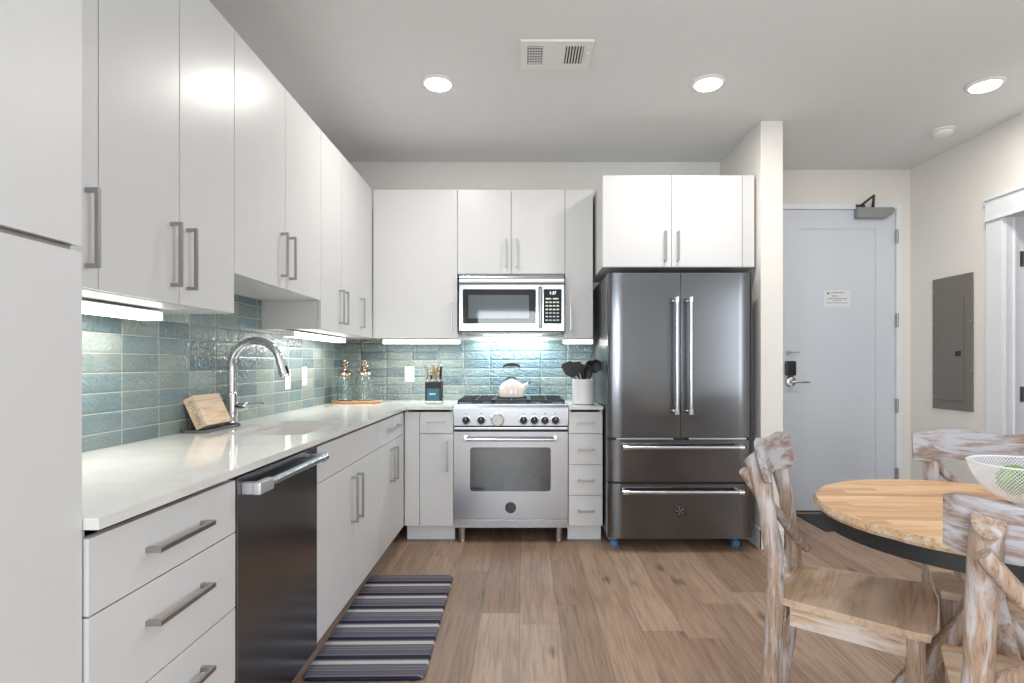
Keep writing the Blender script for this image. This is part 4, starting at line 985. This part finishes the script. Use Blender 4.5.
for a in (math.radians(-20), math.radians(70)):
    for s_ in (-1, 1):
        dx, dy = math.cos(a), math.sin(a); nx, ny = -dy, dx
        p0 = Vector((TX-s_*dx*.16+nx*s_*.022, TY-s_*dy*.16+ny*s_*.022, TZ-.032)); p1 = Vector((TX+s_*dx*.36+nx*s_*.022, TY+s_*dy*.36+ny*s_*.022, .0))
        k = M().tube([p0, p0.lerp(p1,.3), p0.lerp(p1,.6), p1], [.028,.026,.028,.027], 12)
        for v in k.bm.verts:
            if v.co.z < .0: v.co.z = 0.0
            if v.co.z > TZ-.031: v.co.z = TZ-.031
        k.build('leg', MT['post'], tb)

# ================================================================= CHAIRS
def chair(label, loc, rz):
    rnd = random.Random(5)
    t = thing('dining_chair', label, 'chair', (0,0,0), 0, 'rustic dining chairs around the round table')
    # seat: saddled plank
    k = M(); nx, ny = 14, 12; top = []; bot = []
    for j in range(ny+1):
        v = j/ny; y = -.205+.403*v; hw = .180+.047*v**.8
        if v < .06: hw -= .006
        if v > .96: hw -= .008
        rt, rb = [], []
        for i in range(nx+1):
            u = -1+2*i/nx; x = hw*u
            yy = y + (.012*(1-u*u) if v > .95 else 0)
            sc_ = -.010*(1-u*u)*math.sin(PI*min(1, v*1.05)) 
            ed = -.004 if (abs(u) > .99 or j in (0, ny)) else 0
            rt.append(k.bm.verts.new((x, yy, .462+sc_+ed))); rb.append(k.bm.verts.new((x*.985, yy*.985, .434)))
        top.append(rt); bot.append(rb)
    for j in range(ny):
        for i in range(nx):
            k.bm.faces.new((top[j][i],top[j][i+1],top[j+1][i+1],top[j+1][i])); k.bm.faces.new((bot[j][i],bot[j+1][i],bot[j+1][i+1],bot[j][i+1]))
    for i in range(nx):
        k.bm.faces.new((top[0][i],bot[0][i],bot[0][i+1],top[0][i+1])); k.bm.faces.new((top[ny][i],top[ny][i+1],bot[ny][i+1],bot[ny][i]))
    for j in range(ny):
        k.bm.faces.new((top[j][0],top[j+1][0],bot[j+1][0],bot[j][0])); k.bm.faces.new((top[j][nx],bot[j][nx],bot[j+1][nx],top[j+1][nx]))
    k.build('seat', MT['seat'], t, smooth=50)
    # apron boards
    k = M().box(-.172, .172, .158, .176, .372, .4335, .003).build('apron', MT['apron'], t)
    k = M().box(-.150, .150, -.197, -.180, .372, .4335, .003).build('apron', MT['apron'], t)
    for s_ in (-1, 1):
        k = M(); a = Matrix.Rotation(-s_*math.radians(4), 3, 'Z'); k.box(-.009, .009, -.165, .150, .372, .4335, .003)
        k.xf(Matrix.Translation((s_*.182, .0, 0)) @ Matrix.Rotation(-s_*math.radians(4.5), 4, 'Z')); k.build('side_apron', washed_y, t)
    # front legs
    for s_ in (-1, 1):
        pp = [(s_*.190,.160,.4335),(s_*.191,.162,.30),(s_*.188,.165,.15),(s_*.186,.166,0)]
        M().tube(pp, [.0245,.0235,.022,.020], 14).build('front_leg', MT['post'], t)
    # rear posts: naturally bent branches from floor to top
    for s_ in (-1, 1):
        ctrl = [(.160,-.255,0),(.164,-.226,.20),(.165,-.208,.42),(.163,-.212,.55),(.156,-.236,.72),(.148,-.284,.915)]
        rad = [.023,.025,.027,.0265,.027,.029]; pp, rr_ = [], []
        for a in range(len(ctrl)-1):
            for q in range(4):
                f = q/4; p0, p1 = Vector(ctrl[a]), Vector(ctrl[a+1]); pv = p0.lerp(p1, f)
                pp.append((s_*pv.x+rnd.uniform(-.0015,.0015), pv.y+rnd.uniform(-.0015,.0015), pv.z)); rr_.append(rad[a]*(1-f)+rad[a+1]*f+rnd.uniform(-.0012,.0012))
        pp.append((s_*ctrl[-1][0], ctrl[-1][1], ctrl[-1][2])); rr_.append(rad[-1]*.93)
        k = M().tube(pp, rr_, 16)
        for v in k.bm.verts:
            if v.co.z > .88: v.co.z -= max(0, (-.262-v.co.y))*.75      # slanted saw cut at the top
        k.build('back_post', MT['post'], t)
    # curved top rail, in front of the posts
    k = M(); n = 22; rings = []
    for i in range(n+1):
        u = -1+2*i/n; x = .218*u; y = -.2585+.034*(u*u-.42); 
        zt = .935+.006*math.sin(u*5)+rnd.uniform(-.002,.002); zb = .822+.005*math.sin(u*4+1)+rnd.uniform(-.002,.002)
        th = .016; lean = .030
        if i in (0, n): zt -= .006; zb += .006; th = .012
        prof = [(y-th*.8, zb), (y+th*.8, zb), (y+th, zb+.012), (y+th-.004, (zt+zb)/2), (y+th, zt-.012), (y+th*.7, zt), (y-th*.7, zt), (y-th, zt-.012), (y-th, zb+.012)]
        rings.append([k.bm.verts.new((x, py-lean*(pz-.822)/.113+.020, pz)) for py, pz in prof])
    k.skin(rings); k.build('top_rail', MT['rail'], t, smooth=50)
    # crossed braces behind the posts
    for s_ in (-1, 1):
        o_ = -.004 if s_ > 0 else -.004
        pp = [(-s_*.158,-.308,.842),(-s_*.10,-.282-.006*s_,.765),(0,-.244-.015*s_,.675),(s_*.10,-.205-.006*s_,.585),(s_*.180,-.168,.520)]
        k = M().tube(pp, [.017,.0175,.016,.0165,.015], 12); k.build('cross_brace', MT['post'], t)
    # stretchers
    t.location = loc; t.rotation_euler = (0,0,rz)
    return t
washed_y = washed_wood('apron_wood_side', 'y', (0.42,0.28,0.18), (0.56,0.50,0.46), 0.55)
c1 = chair('rustic whitewashed chair at the left of the table, seen from the side', (1.077, 1.837, 0), math.radians(-125))
c2 = dup(c1, (1.640, 1.935, 0), math.radians(155.8), 'rustic whitewashed chair behind the table facing the camera')
c3 = dup(c1, (1.170, 1.212, 0), math.radians(-36.8), 'rustic whitewashed chair in the near right corner with its back to the camera')

# ================================================================= BOWL
BX, BY, BZ = 1.558, 1.75, TZ+.0005
bw = thing('wire_bowl', 'white woven wire mesh bowl on the round table', 'bowl', (BX,BY,BZ))
k = M(); nr, na = 22, 84; rings = []
for j in range(nr+1):
    q = j/nr; ang = q*math.radians(80); r_ = .150*math.sin(ang)/math.sin(math.radians(80)); z = .003+.126*(1-math.cos(ang))/(1-math.cos(math.radians(80)))
    r_ = max(r_, .001)
    if r_ < .04: continue
    rings.append([k.bm.verts.new((BX+r_*math.cos(2*PI*(i+.5*(j%2))/na), BY+r_*math.sin(2*PI*(i+.5*(j%2))/na), BZ+z)) for i in range(na)])
for j in range(len(rings)-1):
    a, b_ = rings[j], rings[j+1]
    even = True
    for i in range(na):
        # strands only as diagonal edges
        pass
def strands():
    m = M(); turns = na
    for s_ in (1, -1):
        for i in range(92):
            pp = []
            for j in range(15):
                q = .10+.90*j/14; ang = q*math.radians(80); r_ = .150*math.sin(ang)/math.sin(math.radians(80)); z = .003+.126*(1-math.cos(ang))/(1-math.cos(math.radians(80)))
                th = 2*PI*i/92+s_*q*1.25
                pp.append((BX+r_*math.cos(th), BY+r_*math.sin(th), BZ+z))
            m.tube(pp, .0010, 4)
    return m
k.bm.free()
strands().build('mesh_strands', MT['wire'], bw)
k = M(); k.tube([(BX+.150*math.cos(2*PI*i/60), BY+.150*math.sin(2*PI*i/60), BZ+.129) for i in range(61)], .003, 8); k.build('rim', MT['wire'], bw)
M().lathe((BX,BY,BZ), [(.034,0),(.036,.002),(.036,.005),(.03,.006)], 32).build('foot_disc', MT['wire'], bw)
def ball(name, lab, cat, x, y, z, r_, mat, lump=0.0, group=None):
    m = M(); bmesh.ops.create_icosphere(m.bm, subdivisions=4, radius=r_)
    if lump:
        rn = random.Random(int(x*1e4)); 
        for v in m.bm.verts: v.co *= 1+rn.uniform(-lump, lump)
    bmesh.ops.translate(m.bm, vec=(x,y,z), verts=m.bm.verts[:])
    return tag(m.build(name, mat), lab, cat, group)
ball('moss_ball', 'round green moss ball inside the wire bowl, toward the left', 'moss ball', BX-.010, BY+.035, BZ+.070, .046, MT['moss'], .07)
ball('moss_ball', 'round green moss ball inside the wire bowl, nearer the camera', 'moss ball', BX+.006, BY-.052, BZ+.060, .038, MT['moss'], .07)
ball('peach', 'peach coloured round fruit inside the wire bowl at the right', 'fruit', BX+.076, BY-.005, BZ+.085, .034, MT['peach'])
